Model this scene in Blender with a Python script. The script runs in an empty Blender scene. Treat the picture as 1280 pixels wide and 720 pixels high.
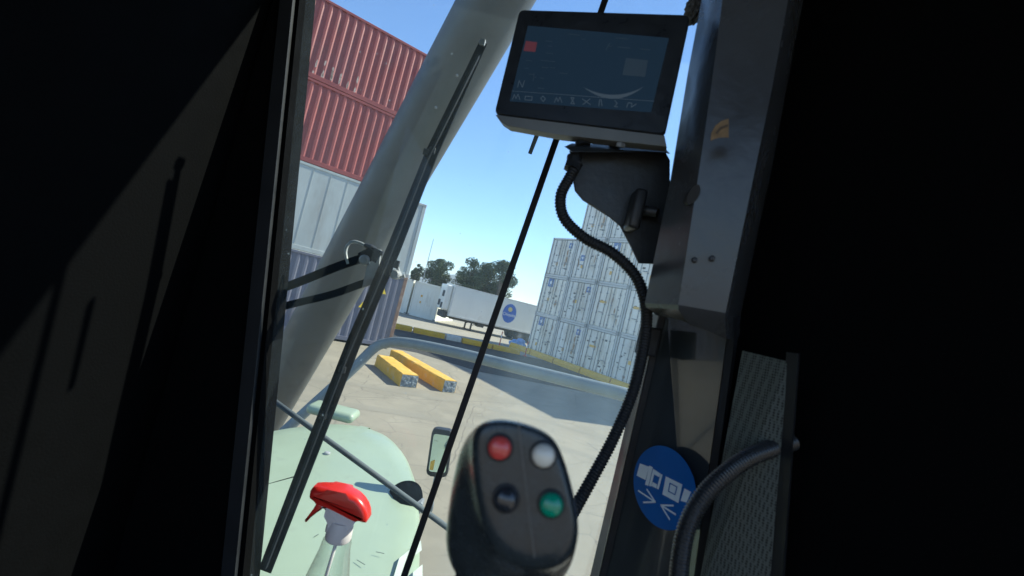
import bpy, bmesh, math, random
from mathutils import Vector, Matrix
random.seed(7)
SC = bpy.context.scene
COL = SC.collection
PI = math.pi
EYE = 2.9
FPX = 541.0
PITCH = math.radians(2.3)
ROLL = math.radians(14.0)
CR, SR, CP, SP = math.cos(ROLL), math.sin(ROLL), math.cos(PITCH), math.sin(PITCH)

# ------------------------------------------------------------------ survey helpers
def ray(x, y):
    a = x - 640.0; b = 360.0 - y
    r = (a*CR - b*SR)/FPX; u = (a*SR + b*CR)/FPX
    return Vector((r, CP - u*SP, SP + u*CP))
def at(x, y, Y):
    d = ray(x, y); t = Y/d.y
    return Vector((d.x*t, Y, EYE + d.z*t))
def dep(x, y, d):
    v = ray(x, y)
    return Vector((0, 0, EYE)) + v*d
def gnd(x, y, z=0.0):
    d = ray(x, y); t = (z - EYE)/d.z
    return Vector((d.x*t, d.y*t, z))
def hit(x, y, p0, n):
    d = ray(x, y); o = Vector((0, 0, EYE))
    return o + d*((p0 - o).dot(n)/d.dot(n))
def hd(deg):
    a = math.radians(deg)
    return Vector((math.sin(a), math.cos(a), 0))

# ------------------------------------------------------------------ materials
MATS = {}
def mat(name, col, rough=0.6, metal=0.0, var=0.12, scale=6.0, bump=0.0, bscale=40.0, dirt=None, dirt_amt=0.0,
        dscale=2.0, rnd=0.0, coat=0.0, spec=0.5, emit=None, rvar=0.12, streak=1.0):
    if name in MATS: return MATS[name]
    m = bpy.data.materials.new(name); m.use_nodes = True
    nt = m.node_tree; N = nt.nodes; L = nt.links
    b = N['Principled BSDF']
    tc = N.new('ShaderNodeTexCoord')
    nz = N.new('ShaderNodeTexNoise'); nz.inputs['Scale'].default_value = scale; nz.inputs['Detail'].default_value = 6
    nz.inputs['Roughness'].default_value = 0.65
    mp = N.new('ShaderNodeMapping'); mp.inputs['Scale'].default_value = (1, 1, streak)
    L.new(tc.outputs['Object'], mp.inputs['Vector']); L.new(mp.outputs['Vector'], nz.inputs['Vector'])
    rp = N.new('ShaderNodeMapRange'); rp.inputs['From Min'].default_value = 0.3; rp.inputs['From Max'].default_value = 0.7
    rp.inputs['To Min'].default_value = 1 - var; rp.inputs['To Max'].default_value = 1 + var
    L.new(nz.outputs['Fac'], rp.inputs['Value'])
    cm = N.new('ShaderNodeMix'); cm.data_type = 'RGBA'; cm.blend_type = 'MULTIPLY'
    cm.inputs['Factor'].default_value = 1.0
    cm.inputs['A'].default_value = (*col, 1)
    cc = N.new('ShaderNodeCombineColor')
    src = rp.outputs['Result']
    if rnd > 0:
        oi = N.new('ShaderNodeObjectInfo')
        r2 = N.new('ShaderNodeMapRange'); r2.inputs['To Min'].default_value = 1 - rnd; r2.inputs['To Max'].default_value = 1 + rnd
        L.new(oi.outputs['Random'], r2.inputs['Value'])
        mm = N.new('ShaderNodeMath'); mm.operation = 'MULTIPLY'
        L.new(src, mm.inputs[0]); L.new(r2.outputs['Result'], mm.inputs[1]); src = mm.outputs[0]
    for k in ('Red', 'Green', 'Blue'): L.new(src, cc.inputs[k])
    L.new(cc.outputs['Color'], cm.inputs['B'])
    out = cm.outputs['Result']
    if dirt is not None:
        n2 = N.new('ShaderNodeTexNoise'); n2.inputs['Scale'].default_value = dscale; n2.inputs['Detail'].default_value = 9
        n2.inputs['Roughness'].default_value = 0.7
        L.new(mp.outputs['Vector'], n2.inputs['Vector'])
        r3 = N.new('ShaderNodeMapRange'); r3.inputs['From Min'].default_value = 0.62 - 0.3*dirt_amt
        r3.inputs['From Max'].default_value = 0.75 - 0.2*dirt_amt
        r3.inputs['To Max'].default_value = min(1.0, 0.5 + dirt_amt*0.5)
        L.new(n2.outputs['Fac'], r3.inputs['Value'])
        m2 = N.new('ShaderNodeMix'); m2.data_type = 'RGBA'
        L.new(r3.outputs['Result'], m2.inputs['Factor']); L.new(out, m2.inputs['A']); m2.inputs['B'].default_value = (*dirt, 1)
        out = m2.outputs['Result']
    L.new(out, b.inputs['Base Color'])
    rr = N.new('ShaderNodeMapRange'); rr.inputs['From Min'].default_value = 0.3; rr.inputs['From Max'].default_value = 0.7
    rr.inputs['To Min'].default_value = max(0.02, rough - rvar); rr.inputs['To Max'].default_value = min(1, rough + rvar)
    L.new(nz.outputs['Fac'], rr.inputs['Value']); L.new(rr.outputs['Result'], b.inputs['Roughness'])
    b.inputs['Metallic'].default_value = metal
    b.inputs['Specular IOR Level'].default_value = spec
    b.inputs['Coat Weight'].default_value = coat
    if emit:
        b.inputs['Emission Color'].default_value = (*emit[:3], 1); b.inputs['Emission Strength'].default_value = emit[3]
    if bump > 0:
        n3 = N.new('ShaderNodeTexNoise'); n3.inputs['Scale'].default_value = bscale; n3.inputs['Detail'].default_value = 5
        L.new(tc.outputs['Object'], n3.inputs['Vector'])
        bp = N.new('ShaderNodeBump'); bp.inputs['Strength'].default_value = bump; bp.inputs['Distance'].default_value = 0.02
        L.new(n3.outputs['Fac'], bp.inputs['Height']); L.new(bp.outputs['Normal'], b.inputs['Normal'])
    MATS[name] = m
    return m

# ------------------------------------------------------------------ mesh builder
class MB:
    def __init__(s): s.bm = bmesh.new()
    def face(s, pts):
        vs = [s.bm.verts.new(p) for p in pts]
        try: s.bm.faces.new(vs)
        except ValueError: pass
        return s
    def box(s, lo, hi, bev=0.0, M=None, seg=2):
        r = bmesh.ops.create_cube(s.bm, size=1.0)
        vs = r['verts']
        lo, hi = Vector(lo), Vector(hi); c = (lo+hi)/2; d = hi-lo
        for v in vs: v.co = Vector((v.co.x*d.x, v.co.y*d.y, v.co.z*d.z)) + c
        if bev > 0:
            es = list({e for v in vs for e in v.link_edges})
            rb = bmesh.ops.bevel(s.bm, geom=es, offset=bev, segments=seg, affect='EDGES', profile=0.5)
            vs = list({v for f in rb['faces'] for v in f.verts} | {v for v in vs if v.is_valid})
        if M is not None:
            for v in vs: v.co = M @ v.co
        return s
    def loft(s, rings, cap=True, closed=True):
        R = [[s.bm.verts.new(p) for p in ring] for ring in rings]
        n = len(R[0])
        for a, b in zip(R, R[1:]):
            for i in range(n if closed else n-1):
                j = (i+1) % n
                s.bm.faces.new((a[i], a[j], b[j], b[i]))
        if cap:
            s.bm.faces.new(R[0][::-1]); s.bm.faces.new(R[-1])
        return s
    def prism(s, poly, vec, bev=0.0, seg=2):
        poly = [Vector(p) for p in poly]; vec = Vector(vec)
        n0 = len(s.bm.verts)
        a = [s.bm.verts.new(p) for p in poly]; b = [s.bm.verts.new(p+vec) for p in poly]
        n = len(a); ring = []
        for i in range(n):
            j = (i+1) % n
            s.bm.faces.new((a[i], a[j], b[j], b[i]))
        f1 = s.bm.faces.new(a[::-1]); f2 = s.bm.faces.new(b)
        if bev > 0:
            es = list(f1.edges) + list(f2.edges)
            bmesh.ops.bevel(s.bm, geom=es, offset=bev, segments=seg, affect='EDGES', profile=0.5)
        return s
    def tube(s, path, rad, seg=12, cap=True):
        P = [Vector(p) for p in path]; n = len(P)
        if not hasattr(rad, '__len__'): rad = [rad]*n
        t0 = (P[1]-P[0]).normalized()
        up = Vector((0, 0, 1)) if abs(t0.z) < 0.9 else Vector((1, 0, 0))
        u = t0.cross(up).normalized(); rings = []
        for i in range(n):
            t = (P[min(i+1, n-1)] - P[max(i-1, 0)]).normalized()
            u = (u - t*u.dot(t)).normalized(); w = t.cross(u)
            rings.append([P[i] + (u*math.cos(2*PI*k/seg) + w*math.sin(2*PI*k/seg))*rad[i] for k in range(seg)])
        return s.loft(rings, cap)
    def lathe(s, o, axis, prof, seg=24, cap=True):
        o = Vector(o); axis = Vector(axis).normalized()
        up = Vector((0, 0, 1)) if abs(axis.z) < 0.9 else Vector((1, 0, 0))
        u = axis.cross(up).normalized(); w = axis.cross(u)
        rings = [[o + axis*h + (u*math.cos(2*PI*k/seg) + w*math.sin(2*PI*k/seg))*r for k in range(seg)] for r, h in prof]
        return s.loft(rings, cap)
    def stroke(s, pts, wid, n, th):
        """flat raised stroke along a polyline lying on a plane of normal n"""
        pts = [Vector(p) for p in pts]
        for a, b in zip(pts, pts[1:]):
            t = (b-a).normalized(); q = t.cross(n).normalized()*wid/2
            a2 = a - t*wid*0.3; b2 = b + t*wid*0.3
            s.prism([a2-q, b2-q, b2+q, a2+q], n*th)
        return s
    def build(s, name, m, parent=None, smooth=None, sub=0):
        bmesh.ops.recalc_face_normals(s.bm, faces=s.bm.faces)
        me = bpy.data.meshes.new(name)
        if parent is not None:
            off = parent.get('_base')
            if off is not None: bmesh.ops.translate(s.bm, verts=s.bm.verts, vec=-Vector(off))
        s.bm.to_mesh(me); s.bm.free()
        me.materials.append(m)
        o = bpy.data.objects.new(name, me); COL.objects.link(o)
        if parent is not None:
            o.parent = parent
            if off is not None: o['_base'] = list(off)
        if smooth is not None:
            for p in me.polygons: p.use_smooth = True
            if smooth < 180:
                md = None
                bm = bmesh.new(); bm.from_mesh(me)
                lim = math.radians(smooth)
                for e in bm.edges:
                    if len(e.link_faces) == 2 and e.calc_face_angle(0) > lim: e.smooth = False
                bm.to_mesh(me); bm.free()
        if sub:
            md = o.modifiers.new('subdivision', 'SUBSURF'); md.levels = sub; md.render_levels = sub
        return o

def tag(o, label=None, cat=None, group=None, kind=None):
    if label: o['label'] = label
    if cat: o['category'] = cat
    if group: o['group'] = group
    if kind: o['kind'] = kind
    return o
def thing(name, loc, label, cat, group=None, rz=0.0, local=False):
    o = bpy.data.objects.new(name, None); COL.objects.link(o)
    o.location = loc; o.rotation_euler = (0, 0, rz); o.empty_display_size = 0.1
    if not local: o['_base'] = list(loc)
    return tag(o, label, cat, group)
def kids(o): return [c for c in COL.objects if c.parent == o]
def dup(root, loc, rz, label, group=None):
    def cp(o, par):
        c = o.copy(); COL.objects.link(c)
        if par is not None: c.parent = par
        for ch in kids(o): cp(ch, c)
        return c
    r = cp(root, None); r.location = loc; r.rotation_euler = (0, 0, rz)
    r['label'] = label
    if group: r['group'] = group
    return r
def spline(pts, n):
    """Catmull-Rom through points"""
    P = [Vector(p) for p in pts]; P = [P[0]*2-P[1]] + P + [P[-1]*2-P[-2]]
    out = []
    for i in range(1, len(P)-2):
        for k in range(n):
            t = k/n; a, b, c, d = P[i-1:i+3]
            out.append(0.5*((2*b) + (c-a)*t + (2*a-5*b+4*c-d)*t*t + (-a+3*b-3*c+d)*t**3))
    out.append(P[-2]); return out
def resample(path, step):
    out = [path[0]]; acc = 0.0
    for a, b in zip(path, path[1:]):
        L = (b-a).length; p = step - acc
        while p <= L:
            out.append(a.lerp(b, p/L)); p += step
        acc = (acc + L) % step
    return out
def conduit(path, r, pitch, seg=14):
    P = resample(spline(path, 60), pitch/4)
    rad = [r*(1.0, 1.0, 0.86, 0.86)[i % 4] for i in range(len(P))]
    return MB().tube(P, rad, seg)
def text_mb(txt, size, M, th=0.004):
    cu = bpy.data.curves.new('lettering', 'FONT'); cu.body = txt; cu.size = size; cu.align_x = 'CENTER'; cu.align_y = 'CENTER'
    cu.extrude = th/2; cu.resolution_u = 3
    o = bpy.data.objects.new('lettering', cu); COL.objects.link(o)
    dg = bpy.context.evaluated_depsgraph_get(); dg.update()
    me = bpy.data.meshes.new_from_object(o.evaluated_get(dg))
    bpy.data.objects.remove(o); bpy.data.curves.remove(cu)
    mb = MB(); mb.bm.from_mesh(me); bpy.data.meshes.remove(me)
    bmesh.ops.transform(mb.bm, matrix=M, verts=mb.bm.verts)
    return mb

# ------------------------------------------------------------------ camera, light, world
cam = bpy.data.cameras.new('camera'); co = bpy.data.objects.new('camera', cam); COL.objects.link(co)
cam.sensor_fit = 'HORIZONTAL'; cam.sensor_width = 36; cam.lens = 36*FPX/1280
cam.clip_start = 0.02; cam.clip_end = 20000
r0 = Vector((1, 0, 0)); u0 = Vector((0, -SP, CP)); f0 = Vector((0, CP, SP))
rx = r0*CR + u0*SR; ux = -r0*SR + u0*CR
co.matrix_world = Matrix(((rx.x, ux.x, -f0.x, 0), (rx.y, ux.y, -f0.y, 0), (rx.z, ux.z, -f0.z, EYE), (0, 0, 0, 1)))
cam.dof.use_dof = True; cam.dof.focus_distance = 2.2; cam.dof.aperture_fstop = 5.0
SC.camera = co

SUN_H, SUN_E = 67.0, 44.0
w = bpy.data.worlds.new('World'); SC.world = w; w.use_nodes = True
nt = w.node_tree
bg = nt.nodes['Background']; sky = nt.nodes.new('ShaderNodeTexSky'); sky.sky_type = 'NISHITA'; sky.sun_disc = False
sky.sun_elevation = math.radians(SUN_E); sky.sun_rotation = math.radians(SUN_H)
sky.air_density = 1.0; sky.dust_density = 0.0; sky.ozone_density = 6.0; sky.altitude = 0
nt.links.new(sky.outputs['Color'], bg.inputs['Color']); bg.inputs['Strength'].default_value = 0.138
sl = bpy.data.lights.new('sun', 'SUN'); sl.energy = 4.9; sl.angle = math.radians(0.53); sl.color = (1.0, 0.92, 0.78)
so = bpy.data.objects.new('sun', sl); COL.objects.link(so)
sd = hd(SUN_H)*math.cos(math.radians(SUN_E)) + Vector((0, 0, math.sin(math.radians(SUN_E))))
so.rotation_euler = sd.to_track_quat('Z', 'Y').to_euler(); so.location = (0, 0, 40)
SC.view_settings.view_transform = 'Standard'; SC.view_settings.look = 'None'
SC.view_settings.exposure = 0.9; SC.view_settings.gamma = 1.0
SC.cycles.max_bounces = 8; SC.cycles.transparent_max_bounces = 16
SC.cycles.caustics_reflective = False; SC.cycles.caustics_refractive = False

# ------------------------------------------------------------------ ground materials
def ground_mat(name, base, dark, crack=True, cscale=1.6, stain=0.5, crack_col=(0.06, 0.06, 0.055)):
    m = bpy.data.materials.new(name); m.use_nodes = True
    nt = m.node_tree; N = nt.nodes; L = nt.links; b = N['Principled BSDF']
    tc = N.new('ShaderNodeTexCoord')
    def noise(s, d=8, r=0.6):
        n = N.new('ShaderNodeTexNoise'); n.inputs['Scale'].default_value = s; n.inputs['Detail'].default_value = d
        n.inputs['Roughness'].default_value = r; L.new(tc.outputs['Object'], n.inputs['Vector']); return n.outputs['Fac']
    def rng(v, a, bb, c, d):
        r = N.new('ShaderNodeMapRange'); r.inputs['From Min'].default_value = a; r.inputs['From Max'].default_value = bb
        r.inputs['To Min'].default_value = c; r.inputs['To Max'].default_value = d; L.new(v, r.inputs['Value']); return r.outputs['Result']
    def mix(f, a, bcol):
        x = N.new('ShaderNodeMix'); x.data_type = 'RGBA'; L.new(f, x.inputs['Factor'])
        if isinstance(a, tuple): x.inputs['A'].default_value = (*a, 1)
        else: L.new(a, x.inputs['A'])
        if isinstance(bcol, tuple): x.inputs['B'].default_value = (*bcol, 1)
        else: L.new(bcol, x.inputs['B'])
        return x.outputs['Result']
    c = mix(rng(noise(0.35), 0.35, 0.7, 0, stain), base, dark)
    light = tuple(min(1, v*1.18) for v in base)
    c = mix(rng(noise(0.9, 6), 0.5, 0.72, 0, 0.6), c, light)
    spk = rng(noise(90, 3, 0.8), 0.35, 0.7, 0.0, 0.4)
    c = mix(spk, c, tuple(v*0.55 for v in base))
    c = mix(rng(noise(2.6, 9, 0.75), 0.62, 0.74, 0, 0.45), c, tuple(v*0.5 for v in dark))
    h = noise(70, 4, 0.8)
    if crack:
        wv = N.new('ShaderNodeTexNoise'); wv.inputs['Scale'].default_value = 3.0; wv.inputs['Detail'].default_value = 5
        L.new(tc.outputs['Object'], wv.inputs['Vector'])
        add = N.new('ShaderNodeMix'); add.data_type = 'VECTOR'; add.inputs['Factor'].default_value = 0.12
        L.new(tc.outputs['Object'], add.inputs['A']); L.new(wv.outputs['Color'], add.inputs['B'])
        for sc, wd, lo in ((cscale, 0.010, 0.40), (cscale*3.2, 0.026, 0.55), (0.28, 0.004, 0.0)):
            vo = N.new('ShaderNodeTexVoronoi'); vo.feature = 'DISTANCE_TO_EDGE'; vo.inputs['Scale'].default_value = sc
            L.new(add.outputs['Result'], vo.inputs['Vector'])
            e = rng(vo.outputs['Distance'], wd*0.3, wd, 1.0, 0.0)
            gate = rng(noise(0.5 + lo, 3), lo, lo + 0.1, 0.0, 0.8)
            mm = N.new('ShaderNodeMath'); mm.operation = 'MULTIPLY'; L.new(e, mm.inputs[0]); L.new(gate, mm.inputs[1])
            c = mix(mm.outputs[0], c, crack_col)
    L.new(c, b.inputs['Base Color']); b.inputs['Roughness'].default_value = 0.92
    b.inputs['Specular IOR Level'].default_value = 0.25
    bp = N.new('ShaderNodeBump'); bp.inputs['Strength'].default_value = 0.5; bp.inputs['Distance'].default_value = 0.01
    L.new(h, bp.inputs['Height']); L.new(bp.outputs['Normal'], b.inputs['Normal'])
    return m

M_CONC = ground_mat('worn_concrete', (0.30, 0.268, 0.207), (0.20, 0.182, 0.145), True, 1.1, 0.9, (0.15, 0.137, 0.112))
M_ASPH = ground_mat('dark_asphalt', (0.050, 0.050, 0.048), (0.028, 0.031, 0.035), True, 0.7, 0.7, (0.015, 0.015, 0.015))
M_FAR = ground_mat('far_lot_concrete', (0.33, 0.30, 0.245), (0.25, 0.23, 0.19), False)

g = MB(); S = 6000
g.face([(-S, -S, 0), (S, -S, 0), (S, S, 0), (-S, S, 0)])
tag(g.build('ground', M_CONC), kind='structure')
def lerp_ground(pts, z): return [(p.x, p.y, z) for p in pts]
# asphalt lane crossing in front of the stacks
near = [gnd(430, 440)*1.0, gnd(521, 441), gnd(600, 465), gnd(700, 484), gnd(800, 503)]
k0 = gnd(500, 412); k1 = gnd(668, 447)
kd = (k1-k0).normalized(); kn = Vector((kd.y, -kd.x, 0))
A = [near[1] - kd*32 - kn*1.0, near[1] - kd*9, near[1], near[2], near[3], near[4], near[4] + kd*40]
B = [k0 - kd*35, k0 - kd*12, k0 - kd*1.0, k0 + kd*4, k0 + kd*8, k0 + kd*14, k0 + kd*50]
rd = MB()
for i in range(len(A)-1):
    rd.face([(A[i].x, A[i].y, .004), (A[i+1].x, A[i+1].y, .004), (B[i+1].x, B[i+1].y, .004), (B[i].x, B[i].y, .004)])
tag(rd.build('road', M_ASPH), kind='structure')
fl = MB()
p0, p1 = k0 - kd*60 - kn*(-.3), k0 + kd*60 - kn*(-.3)
q0, q1 = p0 - kn*60, p1 - kn*60
fl.face([(p.x, p.y, .008) for p in (p0, p1, q1, q0)])
tag(fl.build('far_yard', M_FAR), kind='structure')
M_TYREM = ground_mat('rubber_tyre_mark', (0.265, 0.24, 0.19), (0.205, 0.187, 0.15), False)
random.seed(21)
def mark(pts, wd, nm):
    P = spline(pts, 10); l, r = [], []
    for i, p in enumerate(P):
        t = (P[min(i+1, len(P)-1)]-P[max(i-1, 0)]).normalized(); q = Vector((t.y, -t.x, 0))*wd/2*random.uniform(.75, 1.1)
        l.append(p+q); r.append(p-q)
    b = MB(); b.loft([[Vector((p.x, p.y, .003)) for p in l], [Vector((p.x, p.y, .003)) for p in r]], cap=False, closed=False)
    tag(b.build('tyre_mark', M_TYREM), kind='structure')
for off in (0, 1.7):
    mark([Vector((-7+off*.4, 9.5-off, 0)), Vector((-3, 11.2-off*1.1, 0)), Vector((1.2, 12.2-off*1.2, 0)), Vector((6.5, 11.6-off*1.4, 0))], .34, '')
# hills far off
hl = MB(); base = []
random.seed(3)
def hz(t): return 22 + 14*math.sin(t*2.1+.3) + 9*math.sin(t*5.3+1) + 4*math.sin(t*13+2) + 165*math.exp(-((t+.125)/.06)**2) + 70*math.exp(-((t+.30)/.09)**2)
rows = []
for j, (rr, hs) in enumerate(((4200, 0.0), (4500, .55), (4900, 1.0), (5600, 0.7))):
    rows.append([Vector((rr*math.sin(t), rr*math.cos(t), hz(t)*hs + 2*hs*math.sin(t*57+j*2))) for t in [(-1.9 + 3.8*i/400) for i in range(401)]])
hl.loft(rows, cap=False, closed=False)
M_HILL = mat('hill_scrub', (0.10, 0.105, 0.075), 0.95, var=.3, scale=.004)
tag(hl.build('hills', M_HILL, smooth=180), kind='structure')

# thin summer air between the yard and the hills
m = bpy.data.materials.new('air'); m.use_nodes = True; n_ = m.node_tree.nodes; n_.remove(n_['Principled BSDF'])
pv = n_.new('ShaderNodeVolumePrincipled'); pv.inputs['Color'].default_value = (.72, .84, 1, 1); pv.inputs['Density'].default_value = 1.0e-4
pv.inputs['Anisotropy'].default_value = .0
m.node_tree.links.new(pv.outputs[0], n_['Material Output'].inputs['Volume'])
hb = MB(); hb.box((-6100, -6100, -1.0), (6100, 6100, 260.0)); tag(hb.build('haze', m), kind='stuff')
SC.cycles.volume_bounces = 0

# ------------------------------------------------------------------ shipping containers
M_RED = mat('red_container_paint', (0.29, 0.062, 0.055), .55, var=.14, scale=1.2, dirt=(.13, .05, .035), dirt_amt=.22, dscale=1.6, streak=.35, rnd=.05)
M_BLUE = mat('blue_container_paint', (0.135, 0.138, 0.178), .5, var=.15, scale=1.2, dirt=(.17, .13, .11), dirt_amt=.3, dscale=1.5, streak=.35)
M_WHITE = mat('white_container_paint', (0.86, 0.81, 0.69), .5, var=.09, scale=1.1, dirt=(.50, .42, .31), dirt_amt=.48, dscale=1.3, streak=.3, rnd=.08)
M_GREYW = mat('weathered_white_paint', (0.42, 0.45, 0.43), .55, var=.10, scale=1.3, dirt=(.32, .31, .28), dirt_amt=.35, dscale=1.0, streak=.3)
M_CREAM = mat('cream_paint', (0.78, 0.77, 0.68), .5, var=.06, scale=1.0, dirt=(.45, .40, .30), dirt_amt=.15, dscale=1.5, streak=.3)
M_RUST = mat('rusty_brown_steel', (0.20, 0.12, 0.085), .8, var=.3, scale=5, dirt=(.30, .24, .2), dirt_amt=.4, dscale=4)
M_CAST = mat('grey_cast_steel', (0.30, 0.31, 0.31), .6, var=.2, scale=7, dirt=(.2, .11, .07), dirt_amt=.4, dscale=7)
M_BAR = mat('galvanised_bar', (0.22, 0.235, 0.245), .45, metal=.3, var=.15, scale=8)
M_GASK = mat('black_rubber', (0.025, 0.027, 0.03), .7, var=.15, scale=20)
M_LOGO = mat('blue_emblem_paint', (0.05, 0.14, 0.38), .5, var=.08)
M_ORANGE = mat('amber_label_and_reflection', (0.75, 0.42, 0.06), .5, var=.1)
M_YEL = mat('yellow_label', (0.80, 0.56, 0.04), .5, var=.08)
M_WHT = mat('white_lettering', (0.80, 0.82, 0.82), .5, var=.04)
M_DARK = mat('dark_recess_paint', (0.04, 0.045, 0.05), .6, var=.2)

def corrugated(mb, x0, x1, z0, z1, y, depth, sgn, pitch=.28):
    """trapezoid corrugation along X; outer face at y, recess goes sgn*depth"""
    n = int((x1-x0)/pitch); p = (x1-x0)/n; prof = []
    for i in range(n):
        a = x0 + i*p
        prof += [(a, 0), (a+p*.26, 0), (a+p*.5, 1), (a+p*.76, 1)]
    prof.append((x1, 0))
    lo = [Vector((x, y+sgn*depth*d, z0)) for x, d in prof]; hi = [Vector((x, y+sgn*depth*d, z1)) for x, d in prof]
    mb.loft([lo, hi], cap=False, closed=False)

def castings(root, L, W, H, m, front_only=False):
    for x in ((0,) if front_only else (0, L)):
        for y in (0, W):
            for z in (0, H):
                b = MB()
                sx = 1 if x == 0 else -1; sy = 1 if y == 0 else -1; sz = 1 if z == 0 else -1
                a = Vector((x - .004*sx, y - .004*sy, z - .004*sz)); c = a + Vector((.178*sx, .162*sy, .118*sz))
                b.box((min(a.x, c.x), min(a.y, c.y), min(a.z, c.z)), (max(a.x, c.x), max(a.y, c.y), max(a.z, c.z)), .012, seg=1)
                b.build('corner_casting', m, root)

def dry_container(label, paint, L=12.19, W=2.44, H=2.87, post=None, postname='corner_post', loc=(0, 0, 0), rz=0, group=None, flat=False, scuff=None):
    root = thing('shipping_container', loc, label, 'container', group, rz, local=True)
    pm = post or paint
    f = MB()
    for y0 in (0.0, W-.06):
        f.box((.16, y0, .0), (L-.16, y0+.06, .16), .008, seg=1); f.box((.16, y0, H-.09), (L-.16, y0+.06, H), .008, seg=1)
    for x0 in (0, L-.08):
        f.box((x0, .12, 0), (x0+.08, W-.12, .16), .008, seg=1); f.box((x0, .12, H-.1), (x0+.08, W-.12, H), .008, seg=1)
    f.build('frame_rails', paint, root)
    for x0, x1 in ((0, .15), (L-.15, L)):
        for y0, y1 in ((0, .14), (W-.14, W)):
            b = MB(); b.box((x0, y0, .11), (x1, y1, H-.11), .012, seg=1); b.build(postname, pm, root)
    for y, sg in ((.012, 1), (W-.012, -1)):
        b = MB()
        if not flat: corrugated(b, .15, L-.15, .15, H-.08, y, .036*1.15, sg)
        else:
            n = 20; p = (L-.3)/n
            for i in range(n):
                x = .15+i*p
                b.box((x+.008, min(y+.010*sg, y+.05*sg), .15), (x+p-.008, max(y+.010*sg, y+.05*sg), H-.08), .003, seg=1)
                b.box((x-.0075, min(y, y+.045*sg), .15), (x+.0075, max(y, y+.045*sg), H-.08))
        b.build('side_wall', paint, root)
    b = MB(); b.box((.08, .06, H-.05), (L-.08, W-.06, H-.02)); b.build('roof', paint, root)
    for x in (.03, L-.05):
        b = MB(); b.box((x, .14, .16), (x+.02, W-.14, H-.1)); b.build('end_wall', paint, root)
    castings(root, L, W, H, pm if post else M_CAST)
    return root

HL = 58.0
dl = hd(HL); pl = hd(HL-90)
G = gnd(487, 437)
tops = [.08, 3.0, 6.07, 8.93]
hts = [2.9, 3.05, 2.84, 2.80]
rzL = math.radians(90-HL)
def LP(z): 
    p = G - dl*12.19; return Vector((p.x, p.y, z))
GL = 'containers stacked on the left'
dry_container('blue corrugated container on the ground, lowest of the left stack', M_BLUE, H=hts[0], post=M_RUST, loc=LP(tops[0]), rz=rzL, group=GL)
whitec = dry_container('weathered white smooth-sided container between the blue and the red ones', M_GREYW, H=hts[1], loc=LP(tops[1]), rz=rzL, group=GL, flat=True)
dry_container('lower red corrugated container, resting on the weathered white one', M_RED, H=hts[2], loc=LP(tops[2])-dl*1.0, rz=rzL, group=GL)
topred = dry_container('upper red corrugated container with scuffed lower side, top of the left stack', M_RED, H=hts[3], loc=LP(tops[3])-dl*1.05, rz=rzL, group=GL)
# dunnage blocks under the blue box
for x in (.1, 6, 11.9):
    pass
# stickers on the blue container (triangles near its right end)
blue = [o for o in COL.objects if o.get('group') == GL][0]
for (x, z) in ((11.35, 2.05), (10.7, 1.35)):
    b = MB(); b.prism([(x-.13, .006, z), (x+.13, .006, z), (x, .006, z+.24)], (0, -.004, 0)); b.build('warning_label', M_YEL, blue)
b = MB()
for i in range(4): b.box((10.05+i*.16, .002, 2.2), (10.15+i*.16, .008, 2.36))
b.build('number_marking', M_WHT, blue)
# scuffs (bare primer patches) along the low edge of the top red container
random.seed(11); b = MB()
for i in range(70):
    x = random.choice((random.gauss(5.6, .7), random.gauss(8.6, .45))); z = .2 + abs(random.gauss(0, .22))
    k = round((x-.15)/(11.89/42)); x = .15 + k*(11.89/42) + .02 + random.uniform(0, .04)
    n = 7; pts = []
    for j in range(n):
        a = 2*PI*j/n; q = random.uniform(.6, 1.1)
        pts.append((x+math.cos(a)*.034*q, .009, z+math.sin(a)*random.uniform(.06, .2)*q))
    b.prism(pts, (0, .004, 0))
M_SCUFF = mat('scuffed_primer', (.52, .38, .32), .8, var=.35, scale=14)
b.build('scuff_marks', M_SCUFF, topred)

M_RUSTP = mat('rust_stain', (.34, .21, .12), .9, var=.35, scale=9)
M_FRAME = mat('worn_grey_frame_paint', (0.60, 0.60, 0.57), .6, var=.2, scale=3, dirt=(.22, .15, .11), dirt_amt=.35, dscale=3, streak=.4)
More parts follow.
